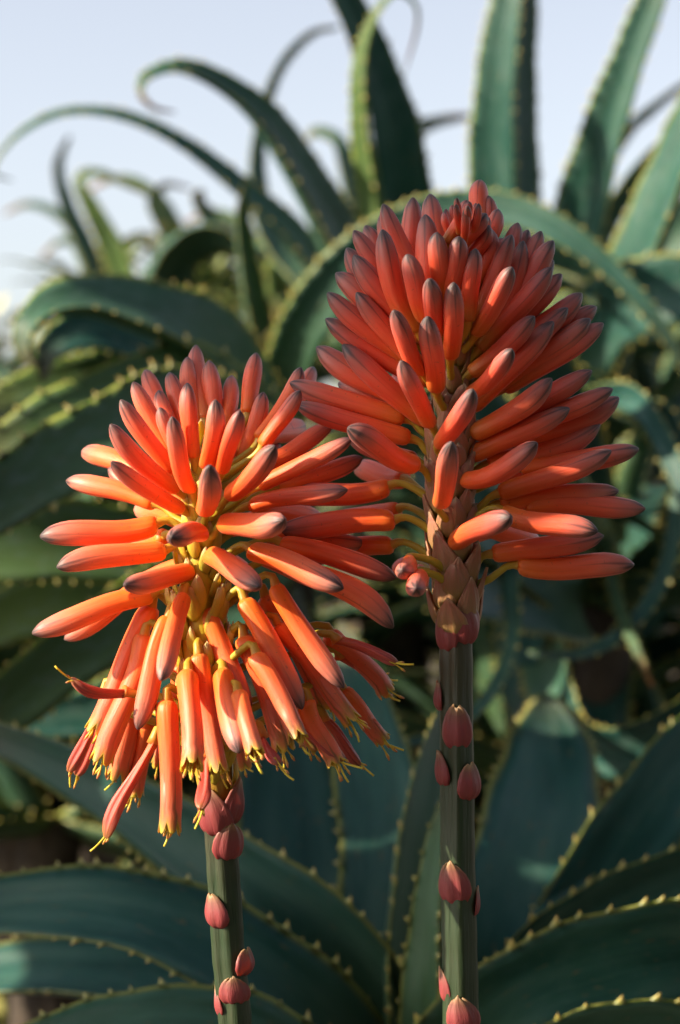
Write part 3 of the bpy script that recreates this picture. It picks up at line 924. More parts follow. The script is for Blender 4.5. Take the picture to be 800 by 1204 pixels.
def floret_mesh(kind, bend, seed):
    """unit-length floret along +Z, arched towards +X by bend"""
    r_ = random.Random(seed)
    n = 24
    vs = [0, 0.006, 0.02, 0.05, 0.1, 0.17, 0.26, 0.36, 0.46, 0.56, 0.66, 0.74, 0.81, 0.87, 0.91, 0.945, 0.97, 0.99, 1.0]
    fat = r_.uniform(0.90, 1.06)
    asym = r_.uniform(-0.06, 0.06)
    verts, uvs, faces = [], [], []
    tw = r_.uniform(-0.3, 0.3)
    p0 = r_.uniform(0, 6.28)
    for i, v in enumerate(vs):
        R = interp(PROFILES[kind], v) * fat
        cx = bend * 4 * v * (1 - v) + asym * math.sin(v * 6.28) * 0.3
        cy = 0.012 * math.sin(v * 5 + p0)
        for j in range(n):
            a = 2 * math.pi * j / n
            if kind == 'wilt':
                k = 1 + 0.26 * math.cos(3 * a + 2.2 * v + p0) + 0.16 * math.cos(5 * a - 3 * v + p0 * 2)
            else:
                # three outer lobes meeting in shallow seams
                k = 1 + 0.05 * math.cos(3 * a) + 0.012 * math.cos(6 * a + p0) - 0.06 * max(0, v - 0.5) * (1 - abs(math.cos(1.5 * a + math.pi / 2))) ** 6 * 2
            z = v
            rr = R * k
            x, y = rr * math.cos(a + tw * v), rr * math.sin(a + tw * v)
            if kind == 'open' and v > 0.86:
                g = (v - 0.86) / 0.14
                lobe = abs(math.cos(3 * a)) ** 0.7
                z = v - g * (1 - lobe) * 0.085
                rr2 = rr * (1 + g * g * (0.13 * lobe - 0.06))
                x, y = rr2 * math.cos(a), rr2 * math.sin(a)
            verts.append((x + cx, y + cy, z))
            uvs.append((j / n, v))
    m = len(vs)
    if kind == 'open':
        # inner wall
        for v in (0.985, 0.93, 0.80, 0.55):
            R = interp(PROFILES[kind], v) * fat * 0.86
            cx = bend * 4 * v * (1 - v)
            for j in range(n):
                a = 2 * math.pi * j / n
                g = max(0, (v - 0.86) / 0.14)
                lobe = abs(math.cos(3 * a)) ** 0.7
                verts.append((R * math.cos(a) + cx, R * math.sin(a), v - g * (1 - lobe) * 0.085))
                uvs.append((j / n, min(1, v + 0.05)))
        m += 4
    for i in range(m - 1):
        for j in range(n):
            k = (j + 1) % n
            faces.append((i * n + j, i * n + k, (i + 1) * n + k, (i + 1) * n + j))
    faces.append(tuple((m - 1) * n + j for j in range(n)))
    me = mesh_from(kind + '_floret', verts, faces, uvs)
    me.materials.append({'bud': M_BUD, 'open': M_OPEN, 'wilt': M_WILT}[kind])
    return me


FL = {}
for kind in ('bud', 'open', 'wilt'):
    for bi, b in enumerate((-0.05, -0.02, 0.02, 0.05)):
        FL[(kind, bi)] = [floret_mesh(kind, b * (0.7 + 0.25 * s), 10 * bi + s + 3) for s in range(5)]


def stamen_mesh(seed, kind):
    r_ = random.Random(seed)
    L = r_.uniform(0.16, 0.30)
    bend = r_.uniform(-0.05, 0.05)
    pts, rr = [], []
    for i in range(7):
        t = i / 6
        pts.append((bend * t * t * 1.5, 0.02 * math.sin(t * 3 + seed), t * L - 0.06))
        r = 0.0085
        if kind == 'stamen' and t > 0.8:
            r = 0.017 if t < 0.95 else 0.008
        rr.append(r)
    v, f, u = tube(pts, rr, 6)
    me = mesh_from(kind, v, f, u)
    me.materials.append(M_STAMEN if kind == 'stamen' else M_STYLE)
    return me


STAMENS = [stamen_mesh(s, 'stamen') for s in range(6)]
STYLES = [stamen_mesh(40 + s, 'style') for s in range(3)]


def bract_mesh(name, mat, seed, curl=0.5, wide=0.5, ragged=0.0, cup=1.0):
    """unit-height bract standing along +Z, base at origin, outer side +X"""
    r_ = random.Random(seed)
    nu, nv = 9, 10
    verts, uvs, faces = [], [], []
    for lay in (0, 1):
        for i in range(nv):
            v = i / (nv - 1)
            w = wide * (math.sin(math.pi * min(1, (v + 0.22) / 1.22)) ** 0.75 if v < 0.999 else 0.02)
            w = max(w, 0.015) * (1 if v > 0.02 else 0.85)
            for j in range(nu):
                t = -1 + 2 * j / (nu - 1)
                ang = t * 1.15 * cup
                x = math.cos(ang) * wide * 0.55 * (1 - 0.35 * v) + curl * 0.18 * math.sin(math.pi * v) - 0.28 * wide
                x += -curl * 0.12 * v * v
                y = math.sin(ang) * w * 0.62
                z = v + ragged * r_.uniform(-1, 1) * v * 0.05
                if v > 0.9:
                    z -= ragged * 0.2 * abs(math.sin(j * 2.1 + seed))
                x += 0.012 * math.cos(t * 14) * (1 - v)
                verts.append((x - lay * 0.03, y * (1 - 0.02 * lay), z))
                uvs.append((j / (nu - 1), v))
    o = nu * nv
    for i in range(nv - 1):
        for j in range(nu - 1):
            a, b, c, d = i * nu + j, i * nu + j + 1, (i + 1) * nu + j + 1, (i + 1) * nu + j
            faces.append((a, b, c, d))
            faces.append((o + a, o + d, o + c, o + b))
    rim = [j for j in range(nu)] + [(i + 1) * nu + nu - 1 for i in range(nv - 1)] + [(nv - 1) * nu + j for j in range(nu - 2, -1, -1)] + [i * nu for i in range(nv - 2, 0, -1)]
    for i in range(len(rim)):
        a, b = rim[i], rim[(i + 1) % len(rim)]
        faces.append((a, o + a, o + b, b))
    me = mesh_from(name, verts, faces, uvs)
    me.materials.append(mat)
    return me



def clasp_mesh(name, mat, seed, ragged=1.0, Rs=0.36, bulge=0.14, point=1.0):
    """unit-height bract that clasps a stalk of radius Rs; stalk axis at x = -Rs, outer side +X"""
    r_ = random.Random(seed)
    nu, nv = 13, 13
    verts, uvs, faces = [], [], []
    tear = [math.cos(j * 0.55 + seed) * 0.7 + r_.uniform(-0.45, 0.45) for j in range(nu)]
    sk = r_.uniform(-0.5, 0.5)
    for lay in (0, 1):
        for i in range(nv):
            v = i / (nv - 1)
            span = interp([(0, 0.52), (0.08, 0.78), (0.30, 0.98), (0.55, 0.92), (0.75, 0.76), (0.9, 0.52), (1, 0.22)] if ragged > 0.5 else [(0, 0.42), (0.08, 0.62), (0.28, 0.84), (0.5, 0.76), (0.72, 0.52), (0.88, 0.28), (1, 0.04)], v)
            out = Rs + 0.01 + bulge * math.sin(math.pi * min(1, v ** 0.7)) ** 1.2 + (0.05 if ragged > 0.5 else 0.05) * v * v - 0.05 * max(0, 0.12 - v) / 0.12
            for j in range(nu):
                t = -1 + 2 * j / (nu - 1)
                a = t * span + sk * v * v
                keel = 0.02 * math.cos(t * 9 + seed) * (1 - v * 0.5)
                rr = out + keel - 0.03 * abs(t) - lay * 0.035
                z = v
                if v > 0.7:
                    z += ragged * 0.06 * tear[j] * (v - 0.7) / 0.3
                verts.append((rr * math.cos(a) - Rs, rr * math.sin(a), z))
                uvs.append((j / (nu - 1), v))
    o = nu * nv
    for i in range(nv - 1):
        for j in range(nu - 1):
            a, b, cc, d = i * nu + j, i * nu + j + 1, (i + 1) * nu + j + 1, (i + 1) * nu + j
            faces.append((a, b, cc, d))
            faces.append((o + a, o + d, o + cc, o + b))
    rim = [j for j in range(nu)] + [(i + 1) * nu + nu - 1 for i in range(nv - 1)] + [(nv - 1) * nu + j for j in range(nu - 2, -1, -1)] + [i * nu for i in range(nv - 2, 0, -1)]
    for i in range(len(rim)):
        a, b = rim[i], rim[(i + 1) % len(rim)]
        faces.append((a, o + a, o + b, b))
    me = mesh_from(name, verts, faces, uvs)
    me.materials.append(mat)
    return me


BR_L = [bract_mesh('bract', M_BRACT_L, s, 0.5, 0.5, 0.5) for s in range(3)]
BR_R = [bract_mesh('bract', M_BRACT_R, s + 5, 0.4, 0.62, 0.4) for s in range(3)]
BR_S = [clasp_mesh('stalk_bract', M_BRACT_PINK, s + 9, 1.0, bulge=0.08 + 0.04 * (s % 3)) for s in range(8)]
BR_U = [clasp_mesh('bract', M_BRACT_R, s + 29, 0.3, 0.36, 0.10) for s in range(3)]


class Spike:
    def __init__(self, name, label, axis, depth, seed, stemw, rach, rmat, L, brs, rwide=1.0, group='flower spikes in bloom'):
        self.rnd = random.Random(seed)
        self.axis = axis            # (py, px) table, top first
        self.depth = depth
        self.L = L
        self.rwide = rwide
        self.brs = brs
        x0 = P(axis[-1][1], axis[-1][0], depth)
        self.root = empty(name, (x0.x, x0.y, 0.0), label, 'flower spike', group)
        self.rw = Matrix.Translation(self.root.location)
        self.k = depth / F           # metres per pixel at the spike
        # stalk and rachis
        pts, rr = [], []
        top, mid = rach
        bot = axis[-1][0]
        m = 40
        for i in range(m + 1):
            y = bot + (mid - bot) * i / m
            pts.append(P(interp(axis, y), y, depth) - self.root.location)
            rr.append(stemw * self.k / 2 * (1.0 + 0.10 * (1 - i / m)))
        pts = [Vector((0, 0, -0.02)), Vector((0, 0, pts[0].z * 0.5))] + pts
        rr = [stemw * self.k / 2 * 1.35, stemw * self.k / 2 * 1.2] + rr
        n = 44
        v, f, u = tube(pts, rr, n, True, 0, 0)
        # ridges
        ctr = pts
        nv = []
        for i in range(len(pts)):
            for j in range(n):
                q = v[i * n + j]
                a = 2 * math.pi * j / n
                s = 0.98 + 0.05 * math.cos(5 * a + 0.05 * i) + 0.05 * math.cos(3 * a + 1.0 + seed - 0.06 * i) + 0.06 * abs(math.cos(3.5 * a + 2 + 0.02 * i)) + 0.015 * math.sin(i * 1.7 + seed)
                nv.append(ctr[i] + (q - ctr[i]) * s)
        link('stalk', mesh_from('stalk', nv, f, u), M_STEM, self.root)
        pts, rr = [], []
        for i in range(31):
            t = i / 30
            y = mid + 4 - (mid + 4 - top) * t
            pts.append(P(interp(axis, y), y, depth) - self.root.location)
            rr.append(stemw * self.k / 2 * self.rprof(t) * (1 if t < 0.97 else 0.5))
        v, f, u = tube(pts, rr, 18, True, 5, 0.06)
        link('rachis', mesh_from('rachis', v, f, u), rmat, self.root)
        self.top, self.mid, self.stemw = top, mid, stemw

    def arad(self, py):
        t = max(0, min(1, (self.mid - py) / (self.mid - self.top)))
        return self.stemw * self.k / 2 * self.rprof(t)

    def rprof(self, t):
        return (0.98 - 0.62 * t ** 1.6) * (1 + (self.rwide - 1) * math.sin(math.pi * min(1, t * 1.15) ** 1.0) ** 0.8 if t < 0.87 else 1)

    def clothe(self, n, y0, y1, size):
        """small bracts set in a spiral on the rachis"""
        for i in range(n):
            a = i * 2.39996
            y = y0 + (y1 - y0) * i / n
            az = Vector((math.cos(a), math.sin(a), 0))
            b = link('bract', self.rnd.choice(self.brs), None, self.root)
            s = size * self.rnd.uniform(0.8, 1.25)
            bz = (Vector((0, 0, 1)) + az * self.rnd.uniform(0.15, 0.5)).normalized()
            bx_ = (az - bz * az.dot(bz)).normalized()
            b.rotation_mode = 'QUATERNION'
            b.rotation_quaternion = Matrix((bx_, bz.cross(bx_), bz)).transposed().to_quaternion()
            b.location = self.ax(y) + az * (self.arad(y) * 0.93) - self.root.location
            b.scale = (s * 0.8, s * 0.8, s)

    def ax(self, py):
        return P(interp(self.axis, py), py, self.depth)

    def floret(self, bx, by, tx, ty, f=1.0, kind='bud', L=None, tone=(0.5, 0.3, 0.8), fat=1.0, dshift=0.0, ped=True, twin=False):
        """base and tip pixels; f: how far the floret leans to the camera (+1) or away (-1)"""
        rnd = self.rnd
        L = (L or self.L)
        l = math.hypot(tx - bx, ty - by) * self.k
        dy = -f * math.sqrt(max(L * L - l * l, (0.12 * L) ** 2))
        B = P(bx, by, self.depth)
        T = P(tx, ty, self.depth)
        vx = T.x - B.x
        h = math.hypot(vx, dy)
        if h < 1e-6:
            h = 1e-6
        ux, uy = vx / h, dy / h
        A = self.ax(by)
        bo = B.x - A.x
        if abs(ux) > 0.3 and bo * ux > 0:
            r = min(max(bo / ux, 0.005), 0.026)
        else:
            r = 0.0135
        bd = self.depth + r * uy + dshift
        td = bd + dy
        B = P(bx, by, bd)
        T = P(tx, ty, td)
        D = (T - B)
        ln = D.length
        Z = D.normalized()
        up = Vector((0, 0, 1))
        X = up - Z * up.dot(Z)
        if X.length < 0.08:
            X = Vector((0.3, -1, 0)) - Z * Vector((0.3, -1, 0)).dot(Z)
        X.normalize()
        # hanging florets arch upwards, rising ones curve up at the tip
        if Z.z > 0.25:
            bi = rnd.choice((0, 1, 1))
        elif Z.z > -0.3:
            bi = rnd.choice((1, 2, 2))
        else:
            bi = rnd.choice((2, 3, 2, 1))
        Y = Z.cross(X)
        q = Matrix((X, Y, Z)).transposed().to_quaternion()
        me = rnd.choice(FL[(kind, bi)])
        o = link('floret', me, None, self.root)
        o.rotation_mode = 'QUATERNION'
        q = q @ Quaternion((0, 0, 1), 0.0)
        o.rotation_quaternion = q
        o.location = B - self.root.location
        w = (0.55 * self.L + 0.45 * ln) * fat * rnd.uniform(0.88, 1.05)
        o.scale = (w, w, ln)
        j = lambda x, a: max(0.0, min(1.0, x + rnd.uniform(-a, a)))
        o.color = (j(tone[0], 0.22), j(tone[1], 0.2), j(tone[2], 0.3), 1)
        FW = Matrix.LocRotScale(B, q, Vector((w, w, ln)))
        # pedicel from the rachis to the foot of the floret
        if ped:
            az = Vector((ux, uy, 0))
            drop = 0.004 if Z.z > 0 else -0.002
            lift = 0.30 * Z.z
            py_a = by + (16 + 20 * max(0, Z.z)) * min(1.6, r / 0.014)
            py_a = min(max(py_a, self.top + 4), self.mid - 2)
            A2 = self.ax(py_a) + az * (self.arad(py_a) * 0.6)
            c1 = A2.lerp(B, 0.45) + Vector((0, 0, 0.0025 if Z.z < 0 else -0.001))
            c2 = B - Z * 0.003 + Vector((0, 0, 0.0012 if Z.z < 0 else 0))
            E = B + Z * 0.002
            rows = catmull([tuple(A2), tuple(c1), tuple(c2), tuple(E)], 9)
            v, ff, u = tube([Vector(p) for p in rows], [0.0019, 0.0016, 0.0014, 0.0013, 0.0012, 0.0012, 0.0014, 0.0018, 0.0024], 8)
            p = link('pedicel', mesh_from('pedicel', v, ff, u), M_PED, o, FW)
            # bract below the pedicel
            b = link('bract', rnd.choice(self.brs), None, self.root)
            s = rnd.uniform(0.011, 0.015) * (1.0 if self.mid - py_a < 260 else 0.7)
            bz = (Vector((0, 0, 1)) + az * rnd.uniform(0.25, 0.6)).normalized()
            bx_ = (az - bz * az.dot(bz)).normalized()
            by_ = bz.cross(bx_)
            b.rotation_mode = 'QUATERNION'
            b.rotation_quaternion = Matrix((bx_, by_, bz)).transposed().to_quaternion()
            b.location = self.ax(py_a + 12) + az * (self.arad(py_a + 12) * 0.85) - self.root.location
            b.scale = (s * 0.9, s * 0.9, s)
        if kind != 'bud':
            for i in range(rnd.choice((3, 4, 5)) if kind == 'open' else 2):
                a = rnd.uniform(0, 6.28)
                s = link('stamen', rnd.choice(STAMENS), None, o)
                rr = 0.045 if kind == 'open' else 0.015
                s.location = (rr * math.cos(a), rr * math.sin(a), 0.94)
                s.rotation_euler = (rnd.uniform(-0.12, 0.12), rnd.uniform(-0.12, 0.12), a)
                k = 0.75 if kind == 'open' else 0.6
                s.scale = (k * self.L / w, k * self.L / w, k * self.L / ln)
            s = link('style', rnd.choice(STYLES), None, o)
            s.location = (0.0, 0.0, 0.96)
            s.rotation_euler = (rnd.uniform(-0.1, 0.1), rnd.uniform(-0.1, 0.1), rnd.uniform(0, 6.28))
            s.scale = (0.95 * self.L / w, 0.95 * self.L / w, 0.95 * self.L / ln)
        if twin and kind != 'wilt' and abs(dy) > 0.4 * L and f > 0:
            self.floret(bx + rnd.uniform(-6, 6), by + rnd.uniform(-8, 8), tx + rnd.uniform(-10, 10), ty + rnd.uniform(-4, 14), -f, kind, L * 0.97, tone, fat)
        return o

    def stalk_bract(self, px, py, hpx, face, tilt=0.10, wide=1.0, i=0, upper=False):
        """px, py of the middle of the bract; face: azimuth it looks to, degrees (0 right, 270 to the camera)"""
        a = rad(face)
        az = Vector((math.cos(a), math.sin(a), 0))
        A = self.ax(py + hpx * 0.5)
        rs = self.stemw * self.k / 2
        b = link('bract', BR_U[i % 3] if upper else BR_S[i % 8], None, self.root)
        h = hpx * self.k
        bz = (Vector((0, 0, 1)) + az * tilt).normalized()
        bx_ = (az - bz * az.dot(bz)).normalized()
        b.rotation_mode = 'QUATERNION'
        b.rotation_quaternion = Matrix((bx_, bz.cross(bx_), bz)).transposed().to_quaternion()
        b.location = A + az * (rs * 0.97) - self.root.location
        b.scale = (rs / 0.36 * wide, rs / 0.36 * wide, h * (1.0 if upper else 0.92))
        b.color = (0.5, 0.5, 0.5, 1)


# left, riper spike: florets opening from below
LEFT = Spike('flower_spike', 'bright orange aloe flower spike, upper buds raised, lower florets open and hanging',
             [(500, 243), (600, 238), (700, 234), (800, 238), (900, 250), (1000, 262), (1100, 268), (1204, 277), (1300, 284)],
             0.695, 3, 36, (512, 940), M_RACHIS_L, 0.0415, BR_L, 1.6)
LEFT.clothe(70, 930, 520, 0.011)
O1 = (0.55, 0.15, 0.85)   # upper buds, redder
O2 = (0.85, 0.10, 0.80)   # middle
O3 = (1.0, 0.10, 0.55)   # lower, orange
OS = (0.6, 0.05, 0.85)
OW = (0.45, 0.0, 0.5)
S37 = 0.037
S30 = 0.031
LF = [
    # bx, by, tx, ty, f, kind, L, tone, fat
    (182, 593, 78, 565, -.5, 'bud', None, O2), (162, 556, 98, 531, -.8, 'bud', S37, O2), (215, 600, 131, 543, .8, 'bud', S37, O1),
    (210, 577, 129, 499, .55, 'bud', None, O1), (207, 556, 142, 470, .3, 'bud', S37, O1), (202, 535, 157, 449, -.1, 'bud', S37, O1),
    (198, 505, 172, 435, -.6, 'bud', S30, O1), (213, 522, 186, 459, -.3, 'bud', S30, O1), (222, 512, 200, 438, -.5, 'bud', S30, O1),
    (216, 545, 188, 479, .3, 'bud', S30, O1), (226, 577, 201, 490, .8, 'bud', S37, O1), (231, 500, 220, 420, -.8, 'bud', S30, O1),
    (240, 496, 230, 406, -.9, 'bud', S37, O1), (229, 540, 221, 450, .1, 'bud', S37, O1), (253, 510, 247, 424, -.7, 'bud', S30, O1),
    (244, 550, 254, 470, .4, 'bud', S37, O1), (243, 600, 247, 548, 1, 'bud', S37, O2), (186, 617, 47, 631, .3, 'bud', None, O2),
    (195, 648, 67, 667, .6, 'bud', None, O3), (238, 628, 200, 632, 1, 'bud', S37, O2), (224, 672, 145, 688, .9, 'bud', None, O2),
    (207, 612, 163, 597, -1, 'bud', S37, O3), (195, 632, 150, 642, -1, 'bud', None, O3), (165, 690, 77, 752, -.6, 'bud', None, O3),
    (180, 700, 38, 745, .35, 'bud', 0.044, O3),
    (290, 488, 301, 415, -.6, 'bud', S30, O1), (264, 505, 274, 442, -.7, 'bud', S30, O1), (284, 542, 311, 461, -.2, 'bud', S37, O1),
    (260, 555, 281, 483, .5, 'bud', S37, O1), (304, 518, 355, 432, -.3, 'bud', S37, OS), (330, 495, 370, 432, -.8, 'bud', S37, OS),
    (308, 525, 353, 459, .1, 'bud', S37, OS), (270, 583, 325, 525, .9, 'bud', S37, O1), (304, 572, 414, 515, .45, 'bud', None, OS),
    (300, 548, 392, 498, -.3, 'bud', None, OS), (300, 520, 358, 500, -1, 'bud', None, OS), (325, 572, 426, 538, -.5, 'bud', None, O2),
    (294, 596, 409, 576, .5, 'bud', None, OS), (264, 616, 335, 611, .95, 'bud', None, O2), (328, 640, 466, 680, -.2, 'bud', None, OS),
    (247, 653, 304, 690, 1, 'bud', S37, O2), (294, 648, 404, 692, .7, 'bud', None, O2), (335, 665, 463, 738, .2, 'bud', 0.044, O2),
    (300, 625, 430, 640, -.6, 'bud', None, OS),
    (243, 716, 295, 834, .7, 'bud', 0.0395, O3), (286, 705, 355, 834, .6, 'bud', 0.044, O3), (322, 688, 405, 809, .5, 'bud', 0.044, O3),
    (325, 735, 416, 851, .2, 'open', 0.044, O2), (286, 748, 335, 886, .4, 'open', 0.044, O2), (234, 768, 260, 910, .6, 'open', 0.043, O3),
    (279, 815, 300, 890, .6, 'open', 0.036, O2), (360, 824, 396, 900, .1, 'open', 0.04, O2), (400, 812, 452, 872, -.2, 'open', 0.036, O2),
    (385, 745, 456, 815, -.3, 'open', 0.042, OS),
    (306, 862, 328, 900, .3, 'wilt', 0.030, OW), (339, 848, 404, 895, .2, 'wilt', 0.034, OW), (377, 842, 424, 900, -.2, 'wilt', 0.034, OW),
    (391, 752, 468, 780, .1, 'wilt', 0.034, OW), (395, 770, 452, 796, -.3, 'wilt', 0.034, OW), (243, 886, 237, 952, .8, 'wilt', 0.028, (.6, 0, .5)),
    (200, 724, 162, 858, .5, 'bud', 0.0425, O3), (172, 745, 119, 898, -.1, 'open', 0.046, O3), (198, 822, 200, 980, .3, 'open', 0.046, O3),
    (184, 868, 125, 986, .2, 'wilt', 0.040, (.9, 0, .4)), (172, 790, 138, 915, -.4, 'open', 0.044, O3), (176, 850, 160, 935, -.3, 'open', 0.034, O3),
    (126, 812, 82, 908, -.3, 'wilt', 0.034, (.7, 0, .5)), (120, 845, 90, 912, -.5, 'wilt', 0.030, (.7, 0, .5)), (152, 815, 84, 798, .4, 'wilt', 0.030, OW),
    (222, 790, 226, 905, .75, 'open', 0.044, O3), (262, 790, 280, 885, .8, 'bud', 0.043, O3), (216, 700, 188, 800, .9, 'bud', 0.043, O3), (300, 770, 352, 872, .5, 'open', 0.042, O2),
    (180, 712, 112, 862, -.6, 'open', 0.046, O3), (215, 780, 190, 900, -.7, 'open', 0.044, O3), (265, 800, 285, 900, -.7, 'open', 0.044, O2),
    (300, 760, 370, 880, -.6, 'open', 0.044, O2), (310, 700, 390, 830, -.7, 'open', 0.044, O2), (300, 600, 380, 612, -.9, 'bud', None, O2),
    (255, 540, 300, 500, -.9, 'bud', S37, O1), (205, 575, 150, 545, -.9, 'bud', S37, O1), (220, 560, 190, 520, -.9, 'bud', S37, O1),
]
for r in LF:
    bx, by, tx, ty, f, kind, L, tone = r[:8]
    fat = {'bud': 0.90 if ty < 600 else 0.96, 'open': 1.0, 'wilt': 1.0}[kind]
    LEFT.floret(bx, by, tx, ty, f, kind, L, tone, fat, twin=True)
for i, (x, y, h, face, w) in enumerate([(280, 986, 50, 300, 1.15), (256, 950, 66, 250, 1.2), (285, 940, 60, 330, 1.1), (240, 940, 64, 200, 1.1), (247, 1068, 46, 222, 1.1), (296, 1128, 38, 340, 1.0), (277, 1160, 38, 280, 1.05), (250, 1176, 40, 185, .8)]):
    LEFT.stalk_bract(x, y, h, face, 0.12, w, i)

# right, younger spike: all buds closed
RIGHT = Spike('flower_spike', 'taller dull red aloe flower spike, all florets still closed grey-tipped buds',
              [(236, 545), (280, 544), (350, 538), (450, 530), (550, 526), (650, 531), (740, 537), (1000, 538), (1204, 541), (1300, 542)],
              0.703, 5, 38, (246, 735), M_RACHIS_R, 0.0395, BR_R)
T1 = (0.0, 0.95, 1.0)     # youngest, yellow foot
T2 = (0.05, 0.6, 1.0)
T3 = (0.22, 0.3, 1.0)
T4 = (0.38, 0.2, 0.9)
L24, L28, L33 = 0.023, 0.028, 0.033
RF = [
    (562, 258, 565, 212, -.5, L24, T1), (486, 301, 485, 232, -.1, L24, T1), (476, 297, 451, 240, -.4, L24, T1), (470, 312, 448, 252, -.5, L24, T1),
    (480, 354, 449, 270, .5, L28, T1), (464, 334, 416, 271, -.2, L28, T2), (452, 312, 430, 265, -.8, L24, T2), (448, 338, 408, 292, -.7, L28, T2),
    (481, 376, 416, 300, .4, L33, T2), (445, 365, 395, 321, -.5, L33, T2), (468, 402, 419, 344, .5, L28, T2), (475, 417, 385, 344, .2, L33, T2),
    (470, 430, 383, 375, -.1, L33, T3), (481, 475, 403, 405, .4, L33, T3), (447, 452, 372, 408, -.5, L33, T3), (460, 474, 398, 451, -.9, 0.036, T4),
    (504, 378, 478, 299, .8, L28, T2), (505, 328, 500, 252, .3, L24, T1), (508, 292, 508, 235, -.4, L24, T1), (515, 285, 506, 228, -.7, L24, T1),
    (517, 350, 515, 273, .7, L28, T1), (528, 354, 540, 278, .7, L28, T1), (526, 287, 550, 235, .3, L24, (0, 1, .8)), (538, 293, 572, 251, .3, L24, T1),
    (548, 310, 576, 265, .3, L24, T1), (517, 392, 504, 328, 1, L28, T2), (530, 421, 535, 332, .9, L33, T2), (550, 378, 558, 292, .7, L28, T1),
    (560, 325, 579, 270, .2, L24, T1), (498, 438, 462, 365, .8, L33, T2), (514, 459, 504, 372, .95, L33, T2), (508, 500, 472, 424, .9, L33, T3),
    (570, 264, 576, 230, -.6, L24, T1), (574, 278, 587, 246, -.3, L24, T1), (592, 302, 609, 262, -.6, L24, T1), (570, 352, 602, 276, .4, L28, T1),
    (592, 342, 616, 283, -.1, L28, T1), (602, 312, 622, 270, -.8, L24, T1), (607, 332, 636, 272, -.6, L28, T1), (600, 352, 651, 283, -.2, L28, T1),
    (608, 350, 651, 306, -.7, L28, T2), (587, 385, 649, 314, .3, L33, T1), (610, 372, 661, 322, -.4, L33, T2), (559, 393, 602, 314, .75, L33, T2),
    (620, 387, 685, 345, -.4, L33, T2), (553, 440, 629, 372, .6, L33, T2), (602, 415, 668, 362, .0, L33, T2), (582, 450, 651, 378, .4, L33, T2),
    (640, 397, 701, 361, -.8, L33, T3), (622, 425, 694, 375, -.2, L33, T2), (607, 447, 710, 380, -.3, L33, T2), (554, 463, 602, 411, .9, L33, T2),
    (554, 512, 649, 445, .6, 0.036, T3), (617, 478, 696, 436, -.1, L33, T3), (635, 494, 721, 457, -.2, 0.036, T3), (650, 496, 728, 468, -.7, 0.036, T3),
    (587, 520, 670, 480, .4, 0.036, T3), (626, 527, 706, 498, -.6, None, T4), (543, 565, 631, 521, .8, None, T3), (588, 580, 719, 530, .3, None, T3),
    (640, 546, 751, 528, -.3, None, T4), (600, 592, 728, 577, -.3, None, T4), (630, 596, 759, 598, -.2, None, T4), (590, 603, 703, 625, .6, None, T4),
    (578, 652, 710, 630, .1, None, T3), (608, 665, 746, 664, .0, None, T4), (535, 640, 600, 608, 1, None, T3), (517, 523, 555, 458, .95, 0.036, T3),
    (517, 593, 532, 520, 1, None, T3), (491, 548, 409, 503, .75, None, T3), (479, 515, 347, 475, .3, None, T3), (470, 491, 341, 450, -.1, None, T3),
    (476, 563, 420, 550, -1, None, T4), (494, 678, 488, 692, 1, 0.033, T4), (482, 660, 474, 672, .9, 0.02, T4),
    (465, 613, 328, 624, .1, None, T4), (459, 573, 335, 585, -.3, None, T3), (463, 642, 345, 655, -.5, None, T3), (470, 600, 390, 610, -.8, None, T3),
    (590, 560, 665, 555, -.8, None, T4), (575, 620, 640, 650, -.95, None, T4), (560, 450, 600, 420, -1, 0.036, T2), (500, 430, 455, 400, -.95, 0.036, T2),
    (575, 400, 620, 360, -.95, L33, T2), (490, 370, 460, 320, -.95, L33, T2), (560, 340, 590, 280, -.8, L28, T1), (520, 320, 515, 250, -.8, L28, T1),
]
for bx, by, tx, ty, f, L, tone in RF:
    if f < 0.55 and not (by > 540 and bx < 500) and not (by > 640):
        # the foot of these is hidden by nearer florets: carry it on towards the rachis
        lp = math.hypot(tx - bx, ty - by)
        axx = interp(RIGHT.axis, by + 20)
        gap = max(0, abs(bx - axx) - 16)
        ext = min(gap * lp / max(abs(tx - bx), 8) * 0.8, max(0, 142 - lp) * (0.75 if by < 420 else 1.0), 60)
        bx -= (tx - bx) / lp * ext
        by -= (ty - by) / lp * ext
        L = max(L or RIGHT.L, (lp + ext) * RIGHT.k * 1.04)
    RIGHT.floret(bx, by, tx, ty, f, 'bud', L, tone, 1.0, twin=True)
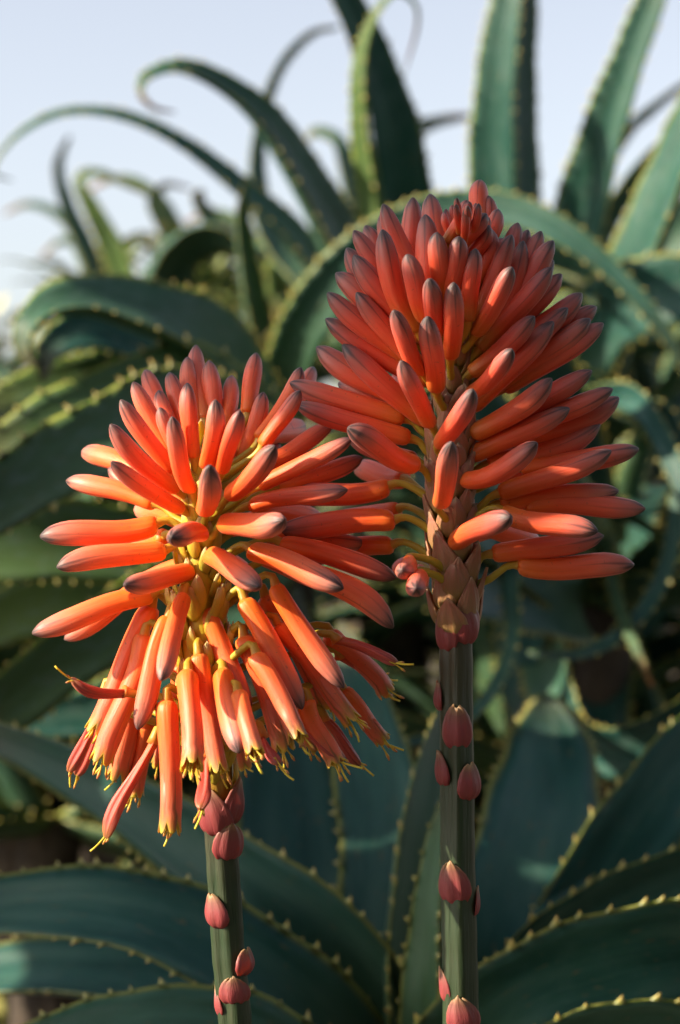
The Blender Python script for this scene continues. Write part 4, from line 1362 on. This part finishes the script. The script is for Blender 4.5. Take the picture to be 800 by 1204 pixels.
# tight young buds at the very tip
rn = random.Random(21)
for i in range(14):
    a = i * 2.39996
    t = i / 14
    bx = 545 + 16 * math.cos(a) * (1 - t * 0.7)
    by = 292 - 34 * t
    RIGHT.floret(bx, by, bx + 14 * math.cos(a) * (1 - t), by - rn.uniform(34, 50) * (1 - 0.35 * t), -math.sin(a) or 0.1, 'bud', 0.0165, (0, 0.6, 1.0), 0.50, ped=False)
for i, (x, y, h, face, w) in enumerate([(518, 740, 52, 215, 1.08), (556, 730, 58, 315, 1.05), (509, 818, 40, 170, .8), (536, 852, 58, 268, 1.0), (513, 902, 46, 195, .9), (556, 916, 50, 320, .95), (530, 1034, 56, 255, 1.05), (558, 1060, 40, 20, .85), (514, 1156, 46, 190, .8), (546, 1188, 50, 285, 1.0)]):
    RIGHT.stalk_bract(x, y, h, face, 0.10, w, i)
for i in range(46):
    y = 724 - 5.4 * i
    big = y > 640
    RIGHT.stalk_bract(0, y, RIGHT.rnd.uniform(46, 64) if big else RIGHT.rnd.uniform(40, 52), 255 + i * 137.508, RIGHT.rnd.uniform(0.14, 0.36), RIGHT.rnd.uniform(0.95, 1.12) if big else 0.9, i, True)

M_FAR = simple_plant('far_floret', [(0, (0.55, 0.30, 0.03)), (0.6, (0.58, 0.20, 0.03)), (1, (0.40, 0.22, 0.05))], (4, 2), 0.4, (0.35, 0.2, 0.05))
# a far flower spike, blurred between the leaves
def far_spike(px, py, d, h, seed, label):
    r_ = random.Random(seed)
    base = P(px, py, d)
    root = empty('flower_spike', (base.x, base.y, 0), label, 'flower spike', 'flower spikes in bloom')
    pts = [Vector((0, 0, -0.02)), Vector((.01, 0, base.z * .5)), Vector((0, 0, base.z - h)), Vector((0, 0, base.z))]
    rows = catmull([tuple(p) for p in pts], 20)
    v, f, u = tube([Vector(p) for p in rows], [.008 - .004 * i / 19 for i in range(20)], 10)
    link('stalk', mesh_from('stalk', v, f, u), M_STEM, root)
    n = 80
    for i in range(n):
        t = i / n
        a = i * 2.39996
        e = -1.1 + 2.3 * t
        az = Vector((math.cos(a), math.sin(a), 0))
        Z = (az * math.cos(e) + Vector((0, 0, math.sin(e)))).normalized()
        X = (Vector((0, 0, 1)) - Z * Z.z)
        X = X.normalized() if X.length > .05 else Vector((1, 0, 0))
        o = link('floret', r_.choice(FL[('bud' if t > .5 else 'open', 2)]), None, root)
        o.rotation_mode = 'QUATERNION'
        o.rotation_quaternion = Matrix((X, Z.cross(X), Z)).transposed().to_quaternion()
        o.location = Vector((0, 0, base.z - h + h * t)) + az * (.012 * (1 - .7 * t))
        s = .038 * (1 - .4 * t)
        o.scale = (s, s, s)
        o.color = (1.0, 1.0, .1, 1)
        o.material_slots[0].link = 'OBJECT'
        o.material_slots[0].material = M_FAR


far_spike(338, 298, 2.35, .085, 71, 'small far yellow-orange flower spike, blurred between the leaves under the sky')
